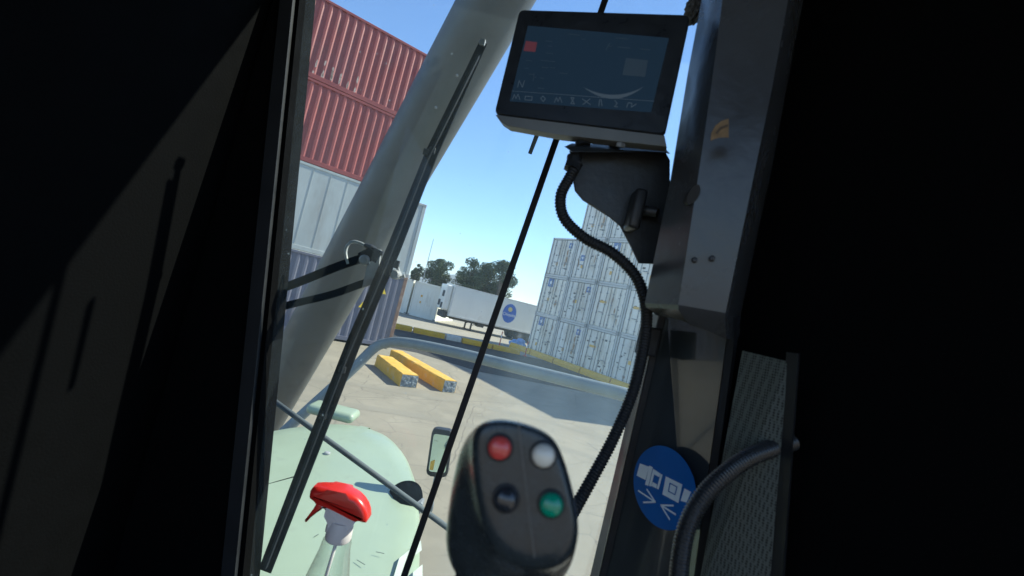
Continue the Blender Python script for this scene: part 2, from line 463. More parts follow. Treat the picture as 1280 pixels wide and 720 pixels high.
# ---- reefer ends on the right
def reefer(label, loc, rz, H=2.8, group=None, kind='door', seed=0, L=12.19, W=2.44, mpaint=None):
    P = mpaint or M_WHITE
    random.seed(seed)
    root = thing('refrigerated_container' if kind == 'machine' else 'reefer_container', loc, label, 'container', group, rz, local=True)
    b = MB()
    b.box((.12, .03, .12), (L-.02, W-.03, H-.02), .01, seg=1)
    for i in range(16):
        b.box((.5+i*.72, .012, .16), (.54+i*.72, .0295, H-.1)); b.box((.5+i*.72, W-.0295, .16), (.54+i*.72, W-.012, H-.1))
    b.build('body', P, root)
    b = MB()
    b.box((0, 0, .118), (.13, .10, H-.118), .01, seg=1); b.box((0, W-.10, .118), (.13, W, H-.118), .01, seg=1)
    b.box((.0, .162, 0), (.13, W-.162, .14), .01, seg=1); b.box((.0, .162, H-.12), (.13, W-.162, H), .01, seg=1)
    b.box((.13, 0, 0), (L, .05, .12)); b.box((.13, W-.05, 0), (L, W, .12)); b.box((.13, 0, H-.06), (L, .05, H)); b.box((.13, W-.05, H-.06), (L, W, H))
    b.build('frame', M_FRAME if mpaint is not M_CREAM else P, root)
    castings(root, L, W, H, M_CAST, True)
    if kind == 'plain':
        b = MB(); b.box((.05, .10, .14), (.119, W-.10, H-.12)); b.build('end_wall', P, root)
        for y in (.45, .8, 1.15, 1.5, 1.85):
            b = MB(); b.box((.035, y, .2), (.0495, y+.05, H-.2), .006, seg=1); b.build('stiffener', P, root)
        b = MB(); b.box((.028, 1.52, 1.75), (.0345, 1.68, 1.92)); b.box((.028, 1.54, 1.2), (.0345, 1.66, 1.38)); b.build('label_plate', M_ORANGE, root)
    elif kind == 'door':
        for s in (0, 1):
            y0, y1 = (.13, W/2-.015) if s == 0 else (W/2+.015, W-.13)
            b = MB(); b.box((.03, y0, .17), (.119, y1, H-.15), .015, seg=1)
            d = b.build('door', P, root)
            for fr in (.3, .78) if s == 0 else (.22, .7):
                yb = y0 + (y1-y0)*fr
                b = MB(); b.tube([(.0, yb, .1), (.0, yb, H-.1)], .02, 8)
                for z in (.3, .9, 1.5, 2.2): b.box((-.012, yb-.06, z), (.028, yb+.06, z+.07), .006, seg=1)
                b.box((-.03, yb-.02, 1.0), (-.012, yb+.34 if fr < .5 else yb-.02+.04, 1.05))
                b.build('locking_bar', M_BAR, d)
            for z in (.35, .95, 1.6, 2.3):
                yh = .10 if s == 0 else W-.17
                b = MB(); b.box((-.004, yh, z), (.03, yh+.07, z+.14), .006, seg=1); b.build('hinge', M_CAST, d)
            b = MB()
            for q in range(5):
                yy = random.uniform(y0+.12, y1-.3); zz = random.uniform(.5, H-.5); b.box((.022, yy, zz), (.0285, yy+random.uniform(.05, .22), zz+random.uniform(.03, .12)))
            b.build('stencil_markings', M_DARK, d)
        b = MB(); b.box((.035, W/2-.0145, .18), (.1, W/2+.0145, H-.16)); b.box((.01, .1005, .15), (.1, .1295, H-.13)); b.box((.01, W-.1295, .15), (.1, W-.1005, H-.13)); b.box((.05, .13, H-.148), (.1, W-.13, H-.122))
        b.build('door_gasket', M_GASK, root)
        for q in range(4):
            zz = random.uniform(.3, H-.6); yy = random.choice((.30, .62, 1.0, 1.5, 1.95)) + random.uniform(-.05, .1)
            b = MB(); n_ = 9; w_, h_ = random.uniform(.03, .09), random.uniform(.1, .35)
            b.prism([(.024, yy+w_*math.cos(2*PI*i/n_)*random.uniform(.6, 1.2), zz+h_*math.sin(2*PI*i/n_)*random.uniform(.6, 1.2)) for i in range(n_)], (-.003, 0, 0)); b.build('rust_patch', M_RUSTP, root)
        if mpaint is M_CREAM: return root
        ey, ez, es = ((1.75, -.85, 1.0), (1.5, -1.5, .8), (1.32, -.75, 1.2), (.35, -.7, .75), (1.8, -1.1, .6), (.3, -1.9, .7))[seed % 6]
        if seed % 6 == 4:
            b = MB(); b.box((.02, 1.4, 1.6), (.0285, 1.9, 1.75)); b.build('label_plate', M_ORANGE, root); return root
        b = MB(); b.box((.02, ey, H+ez), (.0285, ey+.45*es, H+ez+.5*es)); lo = b.build('emblem', M_LOGO, root)
        b = MB(); b.prism([(.016, ey+.225*es+.16*es*math.cos(PI/2+i*PI/5)*(1 if i % 2 == 0 else .42), H+ez+.25*es+.16*es*math.sin(PI/2+i*PI/5)*(1 if i % 2 == 0 else .42)) for i in range(10)], (.003, 0, 0)); b.build('star', M_WHT, lo)
        b = MB(); b.box((.02, 1.5-.1*(seed % 5), .6+.22*(seed % 4)), (.0285, 1.70-.1*(seed % 5), .82+.22*(seed % 4))); b.build('label_plate', M_ORANGE, root)
    else:
        b = MB(); b.box((.05, .13, 1.30), (.119, W-.13, H-.13), .012, seg=1); b.build('upper_panel', M_CREAM, root)
        b = MB(); b.box((.09, .13, .16), (.119, W-.13, 1.28)); b.build('machinery_recess', mat('machinery_grey', (.38, .39, .38), .6, var=.2), root)
        b = MB(); b.box((.03, .95, .55), (.088, 1.75, 1.2), .03); fan = b.build('condenser_fan', M_DARK, root)
        b = MB(); b.lathe((.028, 1.35, .87), (-1, 0, 0), [(.26, 0), (.29, .015), (.26, .03)], 20); b.build('fan_ring', M_BAR, fan)
        b = MB(); b.box((.02, .2, .3), (.088, .8, 1.1), .03); b.build('control_box', M_CREAM, root)
        b = MB(); b.box((.03, .3, .18), (.089, 2.2, .42), .01); b.build('compressor_grille', M_DARK, root)
        b = MB(); b.lathe((.05, 1.2, 2.1), (-1, 0, 0), [(.24, 0), (.24, .006)], 24); b.build('emblem', M_LOGO, root)
        b = MB()
        for z in (1.45, 1.75): b.box((.042, 1.75, z), (.0485, 2.1, z+.18))
        b.build('label_plate', M_ORANGE, root)
    return root
HR = 142.0
dr = hd(HR); GR = gnd(656.4, 438.5)
rzR = math.radians(90-(HR-90))
GRG = 'white refrigerated containers stacked on the right'
TH = 2.8
ordn = ['first', 'second', 'third', 'fourth', 'fifth', 'sixth', 'seventh']
tiern = ['bottom tier', 'second tier', 'third tier', 'top tier']
variants = None
def rloc(n, k): 
    p = GR + dr*(2.44*1.03*(n+1)); return Vector((p.x, p.y, TH*k + .02 + .006*k))
M_WHITE2 = mat('bluish_white_paint', (0.82, 0.80, 0.72), .5, var=.1, scale=1.1, dirt=(.50, .43, .33), dirt_amt=.55, dscale=1.1, streak=.3, rnd=.06)
protos = []
for k in range(4):
    for n in range(7):
        if k == 3 and n == 0: continue
        lab = 'white refrigerated container of the right stack, %s, %s from its left edge' % (tiern[k], ordn[n])
        if k == 0 and n == 4:
            reefer('white refrigerated container showing its machinery end with dark fan, bottom tier of right stack', rloc(n, k), rzR, 2.79, GRG, 'machine', 5)
            continue
        if len(protos) < 9:
            protos.append(reefer(lab, rloc(n, k), rzR, 2.79, GRG, 'door', 20+len(protos), mpaint=(M_WHITE, M_WHITE2)[len(protos) % 2]))
        else:
            dup(protos[(n*4+k*5) % 9], rloc(n, k), rzR, lab, GRG)

# ---- white containers in the far yard
wp = dep(503, 385, 40); d0 = hd(98)
e0 = gnd(544, 394.5)
e0 = Vector((e0.x, e0.y, 0)).normalized()*37.5
rzw = math.radians(90-8)
reefer('cream white container standing alone left of the trailer, plain end wall towards the yard', (e0.x, e0.y, .02), rzw, 3.0, 'cream containers in the far yard', 'plain', 31, L=6.06, mpaint=M_CREAM)
e1 = e0 - hd(98)*2.62
reefer('cream white container mostly hidden behind the left stack', (e1.x, e1.y, .02), rzw, 3.0, 'cream containers in the far yard', 'plain', 32, L=6.06, mpaint=M_CREAM)
# ---- semi trailer
M_TRAIL = mat('trailer_white', (0.80, 0.80, 0.74), .4, var=.05, scale=.8, dirt=(.5, .47, .4), dirt_amt=.12, dscale=1.2, streak=.4)
M_TYRE = mat('tyre_rubber', (0.03, 0.03, 0.032), .85, var=.2, scale=12)
M_STEEL = mat('painted_chassis_steel', (0.05, 0.055, 0.06), .6, var=.2)
TD = 35.0
tb = dep(560, 394, TD)
tl = Vector((tb.x, tb.y, 0)); HT = 66.0
TZ0, TZ1 = tb.z, tb.z + 2.52
trailer = thing('semi_trailer', tl, 'white refrigerated semi trailer with a round blue emblem, parked in the far yard', 'trailer', None, math.radians(90-HT), local=True)
TL = 9.0
b = MB(); b.box((0, 0, TZ0), (TL, 2.5, TZ1), .03); b.build('body', M_TRAIL, trailer)
b = MB(); b.box((-.02, -.012, TZ0-.06), (TL+.02, 2.512, TZ0+.08), .01, seg=1); b.box((-.02, -.012, TZ1-.09), (TL+.02, 2.512, TZ1+.012), .01, seg=1)
b.box((-.02, -.014, TZ0), (.09, .09, TZ1)); b.box((-.02, 2.41, TZ0), (.09, 2.514, TZ1)); b.build('trim_rail', mat('trailer_aluminium', (.62, .63, .62), .35, metal=.4, var=.08), trailer)
b = MB(); b.box((-.55, .35, TZ0+.35), (-.021, 2.15, TZ1-.1), .08); ru = b.build('refrigeration_unit', M_TRAIL, trailer)
b = MB(); b.box((-.565, .55, TZ0+1.4), (-.551, 1.2, TZ0+1.9)); b.box((-.565, 1.3, TZ0+.6), (-.551, 1.95, TZ0+1.1)); b.box((-.565, .5, TZ0+.45), (-.551, 1.1, TZ0+.9)); b.build('grille', M_DARK, ru)
b = MB(); b.box((-.35, .3, TZ0-.3), (-.02, 2.2, TZ0+.25), .04); b.build('fuel_tank', M_STEEL, trailer)
for y in (.55, 1.75):
    b = MB(); b.box((.3, y, TZ0-.28), (TL-.2, y+.12, TZ0-.061)); b.build('chassis_rail', M_STEEL, trailer)
for y in (.45, 2.0):
    b = MB(); b.box((2.25, y, .05), (2.37, y+.12, TZ0-.06)); b.box((2.18, y-.05, .02), (2.44, y+.17, .06)); b.tube([(2.3, y+.06, .45), (3.0, y+.06, TZ0-.1)], .03, 6); b.build('landing_leg', M_STEEL, trailer)
b = MB(); b.box((2.75, .25, TZ0-.42), (3.35, .9, TZ0-.07), .03); b.build('toolbox', M_STEEL, trailer)
for x in (6.75, 7.9):
    for y in (.32, 2.18):
        b = MB(); b.lathe((x, y-.28, .5), (0, 1, 0), [(.2, 0), (.44, 0), (.5, .06), (.5, .5), (.44, .56), (.2, .56)], 24); wh = b.build('wheel', M_TYRE, trailer, smooth=40)
        b = MB(); b.lathe((x, y-.285, .5), (0, 1, 0), [(.05, -.03), (.12, -.02), (.2, .01), (.26, .0), (.27, .04)], 18); b.build('rim', M_BAR, wh, smooth=40)
b = MB(); b.box((6.1, -.02, .55), (6.13, .5, TZ0-.1)); b.build('mud_flap', M_TYRE, trailer)
cx, cz = 5.25, TZ0+1.3
def ell(rx_, rz_, y, n=40, ox=0, oz=0): return [(cx+ox+rx_*math.cos(2*PI*i/n), y, cz+oz+rz_*math.sin(2*PI*i/n)) for i in range(n)]
b = MB(); b.prism(ell(.64, .82, -.004), (0, -.006, 0)); em = b.build('emblem', mat('emblem_blue', (.03, .13, .50), .4, var=.03), trailer)
b = MB(); b.prism(ell(.20, .20, -.0105, oz=.34), (0, -.004, 0)); b.build('emblem_disc', mat('emblem_tan', (.62, .55, .25), .4, var=.1), em)
MT = Matrix(((1, 0, 0, cx), (0, 0, -1, -.0135), (0, 1, 0, cz-.12), (0, 0, 0, 1)))
text_mb('Chiquita', .36, MT).build('emblem_lettering', M_WHT, em)

# ---- yellow timber beams lying on the concrete
M_YPAINT = mat('worn_yellow_paint', (0.66, 0.375, 0.05), .7, var=.18, scale=3, dirt=(.42, .37, .28), dirt_amt=.3, dscale=3, bump=.3, bscale=20)
M_BEND = mat('splintered_shaded_end', (0.17, 0.20, 0.22), .85, var=.6, scale=9, dirt=(.45, .38, .16), dirt_amt=.25, dscale=9, bump=.8, bscale=12)  # dim bluish shade of the end face is put into this colour
def beam(bl, br, far_l, h, label):
    a, b_, f = gnd(*bl), gnd(*br), gnd(*far_l)
    wv = (b_-a); wd = wv.length; lv = (f-a); L = lv.length; d = lv.normalized(); s = Vector((d.y, -d.x, 0))
    rz = math.atan2(d.y, d.x)
    root = thing('timber_beam', (a.x, a.y, 0), label, 'beam', 'yellow painted beams on the concrete', rz, local=True)
    m = MB()
    # local X along beam (away), Y to the left => beam lies on -Y side
    rows = []
    random.seed(int(L*100)); n = 14
    for i in range(n+1):
        x = L*i/n; j = lambda q: random.uniform(-q, q)
        rows.append([Vector((x, -wd+j(.006), .005)), Vector((x, -wd+j(.01), h-.03+j(.008))), Vector((x, -wd+.03, h+j(.008))), Vector((x, -.03, h+j(.008))), Vector((x, j(.01), h-.03)), Vector((x, j(.006), .005))])
    m.loft(rows); m.build('beam_body', M_YPAINT, root)
    e = MB(); random.seed(5)
    for i in range(16):
        y = -wd + .06 + random.random()*(wd-.12); z = .06 + random.random()*(h-.13); q = random.uniform(.03, .055)
        e.lathe((-.012, y, z), (1, 0, 0), [(q*.7, -.006-random.random()*.014), (q, .0), (q, .03)], 9)
    e.box((-.012, -wd+.015, .012), (-.001, -.015, h-.02))
    e.build('beam_end', M_BEND, root)
    return root
beam((498.7, 483), (521.6, 486.5), (468, 457), .36, 'shorter yellow beam on the concrete, nearer the blue container')
beam((552, 490), (571, 493.5), (486, 449), .36, 'longer yellow beam on the concrete, further right of the pair')

M_KERBY = mat('kerb_yellow_paint', (0.72, 0.40, 0.02), .7, var=.15, scale=3, dirt=(.45, .36, .2), dirt_amt=.15, dscale=4)
# ---- kerb blocks (yellow) along the lane
M_KERBW = mat('worn_kerb_white', (.60, .58, .5), .8, var=.2, scale=5)
random.seed(4)
def kerb_block(p, d, L, h, wd, m, label):
    root = thing('kerb_block', (p.x, p.y, 0), label, 'kerb block', 'yellow and white kerb blocks along the lane', math.atan2(d.y, d.x), local=True)
    b = MB(); prof = [(-wd/2, .009), (-wd/2, h*.55), (-wd/2+.06, h), (wd/2-.06, h), (wd/2, h*.55), (wd/2, .009)]
    b.loft([[Vector((x, y, z)) for y, z in prof] for x in (0, L*.33, L*.66, L)]); b.build('block', m, root)
pos = 0.0; ks = k0 - kd*1.2
seq = 0
while pos < 8.4:
    L = 1.85; p = ks + kd*pos + kn*random.uniform(-.08, .08)
    wht = seq % 3 == 2
    kerb_block(p, (kd + kn*random.uniform(-.02, .02)).normalized(),   .9 if wht else L, .30, .45, M_KERBW if wht else M_KERBY,
               '%s kerb block along the asphalt lane, %s from the left container stack' % ('worn white' if wht else 'low yellow', ordn[seq]))
    pos += (.9 if wht else L) + .12; seq += 1
kk = gnd(640, 437)
for i in range(5):
    q = GR + dr*(2.3*i - .6) - hd(52)*.8
    kerb_block(q, dr, 2.2, .36, .5, M_KERBY, 'taller yellow kerb block lying before the reefer stack, %s from its left' % ordn[i])
# marker posts & blue bag
M_REDP = mat('red_marker', (.55, .05, .04), .5)
for (px, py, h, t) in ((624, 432, 1.0, 'left of the blue bag'), (656, 445, .95, 'before the stack corner')):
    p = gnd(px, py); root = thing('marker_post', p, 'thin red and white marker post '+t, 'marker post', 'red marker posts by the kerb')
    b = MB(); b.tube([p+Vector((0, 0, .01)), p+Vector((0, 0, h))], .035, 8); b.lathe(p, (0, 0, 1), [(.14, .0), (.14, .03), (.05, .06)], 12); b.build('post', M_REDP, root)
    b = MB(); b.tube([p+Vector((0, 0, h*.55)), p+Vector((0, 0, h*.75))], .037, 8); b.build('reflective_band', M_WHT, root)
p = gnd(647, 434.5)
root = thing('tarp_bundle', p, 'small blue and white tarp bundle dropped on the ground by the trailer wheel', 'bundle')
random.seed(2); b = MB(); bmesh.ops.create_icosphere(b.bm, subdivisions=3, radius=1)
for v in b.bm.verts:
    q = 1+.25*math.sin(v.co.x*5+v.co.y*3)+.15*math.sin(v.co.z*9)
    v.co = p + Vector((v.co.x*.6*q, v.co.y*.4*q, max(0, v.co.z*.4*q+.2)))
b.build('tarp', mat('blue_tarp', (.08, .25, .55), .5, var=.4, scale=4, dirt=(.7, .72, .75), dirt_amt=.5, dscale=3), root, smooth=180)

# ------------------------------------------------------------------ trees
def leaf_mat(name, c):
    m = bpy.data.materials.new(name); m.use_nodes = True; N = m.node_tree.nodes; L = m.node_tree.links; b = N['Principled BSDF']
    tc = N.new('ShaderNodeTexCoord'); nz = N.new('ShaderNodeTexNoise'); nz.inputs['Scale'].default_value = .9; nz.inputs['Detail'].default_value = 5
    L.new(tc.outputs['Object'], nz.inputs['Vector']); rp = N.new('ShaderNodeValToRGB')
    rp.color_ramp.elements[0].position = .35; rp.color_ramp.elements[1].position = .7
    rp.color_ramp.elements[0].color = (*[v*.55 for v in c], 1); rp.color_ramp.elements[1].color = (*[v*1.4 for v in c], 1)
    L.new(nz.outputs['Fac'], rp.inputs['Fac']); L.new(rp.outputs['Color'], b.inputs['Base Color']); b.inputs['Roughness'].default_value = .75
    b.inputs['Specular IOR Level'].default_value = .2
    return m
M_LEAF = leaf_mat('eucalyptus_leaf', (.075, .10, .05)); M_BARK = mat('tree_bark', (.14, .11, .085), .9, var=.3, scale=4)
def tree(px, ytop, d, rad, H, label, seed, nleaf=5200):
    random.seed(seed)
    c = dep(px, ytop, d); base = Vector((c.x, c.y, 0)); Ht = c.z
    root = thing('tree', base, label, 'tree', 'trees behind the far yard')
    t = MB(); t.tube([base, base+Vector((.1, 0, Ht*.3)), base+Vector((.25, .1, Ht*.62))], [.38, .3, .16], 9)
    cl = []
    for i in range(26):
        a = random.uniform(0, 2*PI); rr = rad*math.sqrt(random.random())*.8; z = Ht - H*(.1 + .86*random.random()**1.25)
        q = 1 - .35*((z-(Ht-H*.45))/(H*.6))**2
        ctr = base+Vector((math.cos(a)*rr*q, math.sin(a)*rr*q, z)); cl.append((ctr, random.uniform(.34, .56)*rad))
        t.tube([base+Vector((.1, 0, Ht*.28)), (base+Vector((.2, 0, Ht*.4))).lerp(ctr, .5), ctr], [.14, .09, .03], 5)
    cl.append((base+Vector((0, 0, Ht-rad*.3)), rad*.32))
    t.build('trunk', M_BARK, root)
    f = MB()
    for i in range(nleaf):
        ctr, cr = random.choice(cl); v = Vector((random.gauss(0, 1), random.gauss(0, 1), random.gauss(0, 1))).normalized()
        p = ctr + Vector((v.x, v.y, v.z*.85))*cr*(random.random()**.35)
        n = Vector((random.gauss(0, 1), random.gauss(0, 1), random.gauss(0, 1)+.4)).normalized(); u = n.orthogonal().normalized(); w_ = n.cross(u)
        s1, s2 = random.uniform(.14, .30), random.uniform(.07, .14)
        f.face([p+u*s1, p+w_*s2, p-u*s1, p-w_*s2])
    f.build('crown', M_LEAF, root)
tree(551, 323, 88, 2.9, 7.0, 'single rounded dark green tree behind the cream container', 1, 7000)
tree(524, 330, 92, 1.1, 6, 'slim dark tree just right of the left stack', 2, 2600)
tree(594, 324, 86, 2.9, 9, 'left tree of the dense clump behind the trailer', 3, 7000)
tree(609, 327, 89, 3.6, 10.5, 'middle tree of the dense clump behind the trailer', 4, 7000)
tree(633, 327, 86, 3.0, 11, 'right tree of the clump behind the trailer, beside the seam strip', 5, 7000)
tree(617, 338, 92, 3.2, 10, 'lower tree filling the back of the clump behind the trailer', 6, 7000)
p = dep(530, 345, 80); pole = MB(); zt = dep(533, 296, 80).z
pole.tube([(p.x, p.y, 0), (p.x, p.y, zt)], [.09, .05], 6); tag(pole.build('light_mast', M_BAR), 'thin tall grey mast standing beyond the left stack', 'mast')

# ------------------------------------------------------------------ machine outside the glass
M_MINT = mat('mint_green_paint', (0.27, 0.335, 0.245), .42, var=.05, scale=2.5, dirt=(.19, .22, .18), dirt_amt=.15, dscale=5, coat=.1)
ZB = EYE - 1.3
pts = [(527, 735), (527, 622), (520, 591), (507, 564), (485, 542), (454, 529), (420, 523)]
edge = [gnd(x, y, ZB) for x, y in pts]
rootb = edge[0] + Vector((.09, -.75, 0))
axis_x = -0.93
right = [rootb, edge[0]] + edge[1:6]
right = spline(right, 6)
left = [Vector((2*axis_x - p.x - .0, p.y, p.z)) for p in right][::-1]
outline = right + left
bonnet = thing('engine_bonnet', Vector((axis_x, 2.4, ZB-.9)), 'mint green rounded engine bonnet in front of the windscreen', 'bonnet')
ctr = Vector((axis_x, 2.3, ZB))
def ring(f, dz): return [ctr.lerp(p, f) + Vector((0, 0, dz)) for p in outline]
m = MB(); m.loft([ring(1.0, -.95), ring(1.0, -.08), ring(.992, -.04), ring(.975, -.012), ring(.94, .004), ring(.8, .02), ring(.5, .035), ring(.2, .04)])
m.build('shell', M_MINT, bonnet, smooth=50)
lp = gnd(420, 522, ZB); m = MB()
m.box(lp+Vector((-.24, -.10, .0)), lp+Vector((.17, .12, .085)), .04, seg=4); m.build('filler_cover', M_MINT, bonnet, smooth=60)
mk = [gnd(x, y, ZB+.035) for x, y in ((526, 676), (499, 698), (490, 728), (500, 728), (506, 704), (527, 688))]
mk2 = [gnd(x, y, ZB+.035) for x, y in ((528, 706), (516, 716), (516, 728), (528, 728))]
m = MB(); m.prism(mk, (0, 0, .002)); m.prism(mk2, (0, 0, .002)); m.build('white_stripe_decal', mat('worn_white_decal', (.50, .54, .46), .6, var=.12, scale=8), bonnet)
m = MB()
pc = gnd(409, 567, ZB+.04); m.lathe(pc, (0, 0, 1), [(.02, -.02), (.02, .008), (.014, .012)], 12); m.build('bolt_head', M_CAST, bonnet)
M_SCR = mat('dark_scratch', (.07, .09, .085), .7)
m = MB()
for a in (((393, 671), (398, 668)), ((446, 700), (456, 706)), ((470, 690), (480, 692))):
    m.stroke([gnd(*q, ZB+.0405) for q in a], .0028, Vector((0, 0, 1)), .0015)
m.build('scratches', M_SCR, bonnet)

# boom cylinder
M_BOOM = mat('grey_boom_paint', (0.083, 0.088, 0.085), .5, var=.08, scale=2.2, dirt=(.055, .058, .058), dirt_amt=.3, dscale=3.5)
bt = dep(619, 2, 3.95); bb = dep(397, 400, 5.6); bdir = (bb-bt).normalized()
boom = thing('boom_cylinder', bb+bdir*1.4, 'thick grey steel boom cylinder slanting across the view before the left stack', 'boom')
m = MB(); m.tube([bt-bdir*1.6, bt, bt.lerp(bb, .5), bb, bb+bdir*3.2], [.305, .305, .3, .3, .3], 48); m.build('tube', M_BOOM, boom, smooth=60)
m = MB()
for (px, py, dd) in ((551, 131, 4.35), (528, 60, 4.0)):
    n = (Vector((0, 0, EYE)) - dep(px, py, dd)).normalized()
    tpar = (dep(px, py, dd)-bt).dot(bdir); ac = bt+bdir*tpar; nn = (n - bdir*n.dot(bdir)).normalized()
    m.lathe(ac+nn*.296, nn, [(.012, 0), (.014, .008), (.006, .012)], 8)
m.build('grease_nipple', M_BAR, boom)

M_RUB = mat('black_trim_rubber', (0.014, 0.016, 0.019), .55, var=.1, scale=25, spec=.3)
M_WIP = mat('wiper_black', (0.004, 0.0055, 0.008), .9, var=.1, scale=25, spec=.01)
# handrails outside
M_GALV = mat('galvanised_rail', (0.17, 0.205, 0.215), .6, metal=.1, var=.12, scale=7, dirt=(.18, .20, .20), dirt_amt=.15, dscale=12)
hr = thing('handrail', dep(480, 424, 2.9)-Vector((0, 0, 1)), 'grey galvanised handrail tube bent at a corner, crossing in front of the windscreen', 'handrail')
rs = 1.85
path = [dep(x, y, d*rs) for x, y, d in ((300, 592, 2.62), (372, 524, 2.68), (440, 462, 2.75), (468, 435, 2.80), (483, 429, 2.8), (505, 428, 2.75), (560, 438.5, 2.6), (660, 463, 2.3), (740, 483, 2.1), (784, 494, 2.0), (830, 507, 2.0))]
m = MB(); m.tube(spline(path, 8), .060, 16); m.build('top_tube', M_GALV, hr, smooth=180)
b0, b1 = dep(300, 470, 1.42), dep(568, 666, 1.32)
m = MB(); m.tube([b0, b0.lerp(b1, .5), b1], .0085, 12); m.build('lower_rail', mat('dull_grey_rod', (.10, .12, .13), .7, var=.15, scale=20, spec=.15), hr, smooth=180)

def rounded(c4, rad, n=4):
    out = []
    for i in range(4):
        p, a, b = c4[i], c4[i-1], c4[(i+1) % 4]
        ua, ub = (a-p).normalized()*rad, (b-p).normalized()*rad
        for k_ in range(n+1):
            t = k_/n; out.append((p+ua)*(1-t)**2 + p*2*t*(1-t) + (p+ub)*t**2)
    return out
# mirror + arm
M_PLAST = mat('black_plastic', (0.022, 0.024, 0.027), .45, var=.15, scale=30, bump=.08, bscale=300)
M_MIRROR = mat('mirror_glass', (0.55, 0.58, 0.60), .04, metal=1.0, var=.02, rvar=.01)
MD = 2.75
mp_ = [(541, 537), (566, 541), (558, 596), (533, 593)]
q = [dep(x, y, MD) for x, y in mp_]
mirror = thing('side_mirror', q[3], 'black framed rectangular side mirror beside the bonnet edge', 'mirror')
nrm = (q[1]-q[0]).cross(q[3]-q[0]).normalized()
if nrm.y > 0: nrm = -nrm
cq = sum(q, Vector())/4
m = MB(); m.prism(rounded([cq+(p-cq)*1.06 for p in q], .03), -nrm*.05, .010, 3); m.build('housing', M_PLAST, mirror, smooth=50)
m = MB(); m.prism(rounded([cq+(p-cq)*.84+nrm*.0005 for p in q], .02), nrm*.002); mg = m.build('mirror_pane', M_MIRROR, mirror)
def onm(u, v): return q[0]+(q[1]-q[0])*u+(q[3]-q[0])*v+nrm*.0035
m = MB(); m.prism([onm(.12, .70), onm(.33, .64), onm(.30, .88), onm(.12, .88)], nrm*.001); m.build('amber_reflection_patch', M_ORANGE, mirror)  # reflection of an orange lamp, painted as a flat patch on the pane
a0 = dep(545, 594, MD+.03); a1 = dep(537, 640, MD-.02); a2 = dep(512, 634, MD-.05)
m = MB(); m.tube(spline([a0, dep(541, 615, MD), a1, a2], 8), .011, 10); m.build('mirror_arm', M_BAR, mirror, smooth=180)
# work lamp
lc = dep(508, 630, 2.62)
lamp = thing('work_lamp', lc-Vector((0, 0, .1)), 'round black work lamp on a rod above the bonnet edge', 'lamp')
ax = (hd(-25) + Vector((0, 0, .1))).normalized()
m = MB(); m.lathe(lc, ax, [(.02, -.07), (.07, -.06), (.1, -.01), (.108, .04), (.11, .07), (.095, .075)], 28); m.build('housing', M_WIP, lamp, smooth=50)
m = MB(); m.lathe(lc, -ax, [(.02, .05), (.022, .075), (.012, .085)], 14); m.build('rear_boss', M_BAR, lamp, smooth=50)
m = MB(); m.tube([dep(452, 622, 2.75), dep(485, 624.5, 2.66), lc-Vector((0, 0, .0))], .010, 10); m.tube([lc, dep(520, 646, 2.6)+Vector((0, 0, -.06))], .012, 8); m.build('rod', M_BAR, lamp, smooth=180)
m = MB(); m.box(lc+Vector((.03, -.05, -.02)), lc+Vector((.10, .03, .05)), .012); m.build('clamp', M_BAR, lamp)
ft = gnd(452, 623, ZB+.03)

